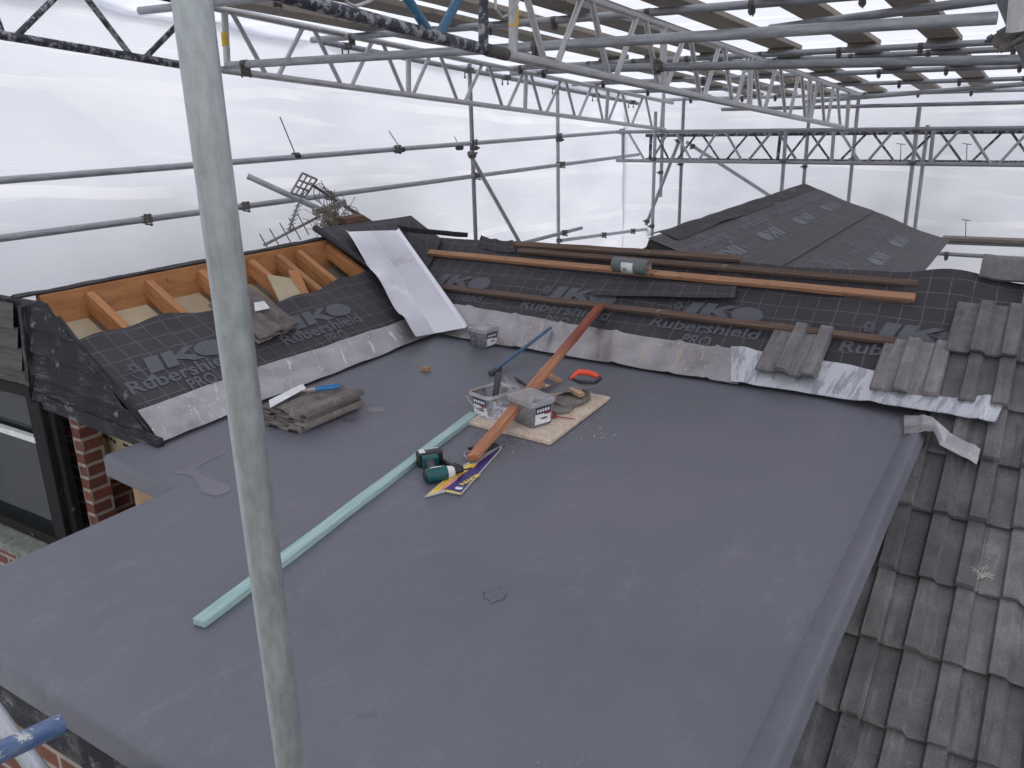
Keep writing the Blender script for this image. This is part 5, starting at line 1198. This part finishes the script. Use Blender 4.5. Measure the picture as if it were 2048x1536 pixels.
sh.grid(she, 80, 60, lambda a, b: (12.5*a, -5+7*b+.2))
tag(obj('end_sheeting', sh, M['sheet_end'], smooth=True), 'white translucent sheeting closing the far end behind the lattice beams', 'sheeting', 'white scaffold sheeting')
sh = MB()
def shr(a, b):
    x = -6.0+12.5*a; y = -2.5+15.4*b; sg = .5+.5*math.cos(2*math.pi*(y-.4)/1.15)
    return (x, y, rz(y, ROOFZ-.22)+.05*sg**3+.02*nz(x*1.2, y*2.2, 4)+.015*sg*nz(x*3, y*3, 1))
sh.grid(shr, 70, 120, lambda a, b: (12.5*a, 15.4*b))
tag(obj('roof_sheeting', sh, M['sheet_top'], smooth=True), 'white sheeting stretched overhead on top of the boards', 'sheeting', 'white scaffold sheeting')
# ties between sheeting and rails
for i, (u0, v0, u1, v1, lab) in enumerate([(560, 234, 592, 312, 'tie from the left sheeting to the upper rail, nearest the big pole'), (778, 262, 802, 299, 'tie from the left sheeting to the upper rail at the sleeve'), (909, 273, 919, 295, 'short tie at the upper rail left of the nearest upright')]):
    m_ = MB(); m_.tube([px(u0, v0, -5.85), px(u1, v1, XL)], .005, 6); m_.tube([px(u1-2, v1, XL)-YD*.02, px(u1+2, v1, XL)+YD*.02], .03, 10); tag(obj('bungee_tie', m_, M['black_plastic']), lab, 'tie', 'sheeting ties')
for u, v0, v1, lab in [(1802, 288, 320, 'T shaped tie on the end sheeting, left one'), (1934, 288, 322, 'T shaped tie on the end sheeting, right one'), (1932, 440, 474, 'tie hanging low on the end sheeting above the toe board')]:
    m_ = MB(); m_.tube([py(u, v0, 12.7), py(u-1, v1, 12.5)], .005, 6); m_.tube([py(u-9, v0-1, 12.7), py(u+9, v0+1, 12.7)], .005, 6); tag(obj('bungee_tie', m_, M['black_plastic']), lab, 'tie', 'sheeting ties')

# ================================================================ HOUSES BEYOND THE SHEETING (seen faintly through it)
def neighbour(x, y, w, d, hz, rh, ang, label):
    t = thing('neighbour_house', label, 'house', (x, y, -5), 'houses beyond the sheeting'); ca, sa = math.cos(ang), math.sin(ang)
    tf = lambda a, b, z: Vector((x+a*ca-b*sa, y+a*sa+b*ca, z))
    b = MB(); P = [(-w/2, -d/2), (w/2, -d/2), (w/2, d/2), (-w/2, d/2)]
    for i in range(4):
        p, q = P[i], P[(i+1) % 4]; b.add([tf(*p, -5), tf(*q, -5), tf(*q, hz), tf(*p, hz)], [(0, 1, 2, 3)])
    for s in (-1, 1): b.add([tf(-w/2, s*d/2, hz), tf(w/2, s*d/2, hz), tf(0, s*d/2, hz+rh)], [(0, 1, 2) if s < 0 else (2, 1, 0)])
    obj('wall', b, M['render'], t)
    b = MB()
    for s in (-1, 1): b.grid(lambda a, c2: tf(s*(w/2+.3)*(1-a), -d/2-.3+(d+.6)*c2, hz-.15+(rh+.15)*a), 1, 1, th=.12)
    obj('roof', b, M['roof_far'], t)
neighbour(-2.5, 19, 5.5, 6, -.2, 2.2, .12, 'cream gabled house showing faintly through the end sheeting')
neighbour(5.5, 24, 8, 7, -.8, 2.4, .0, 'second house showing faintly behind the right part of the end sheeting')
neighbour(-19, 7, 8, 9, -.4, 2.8, .3, 'house showing faintly through the left sheeting')
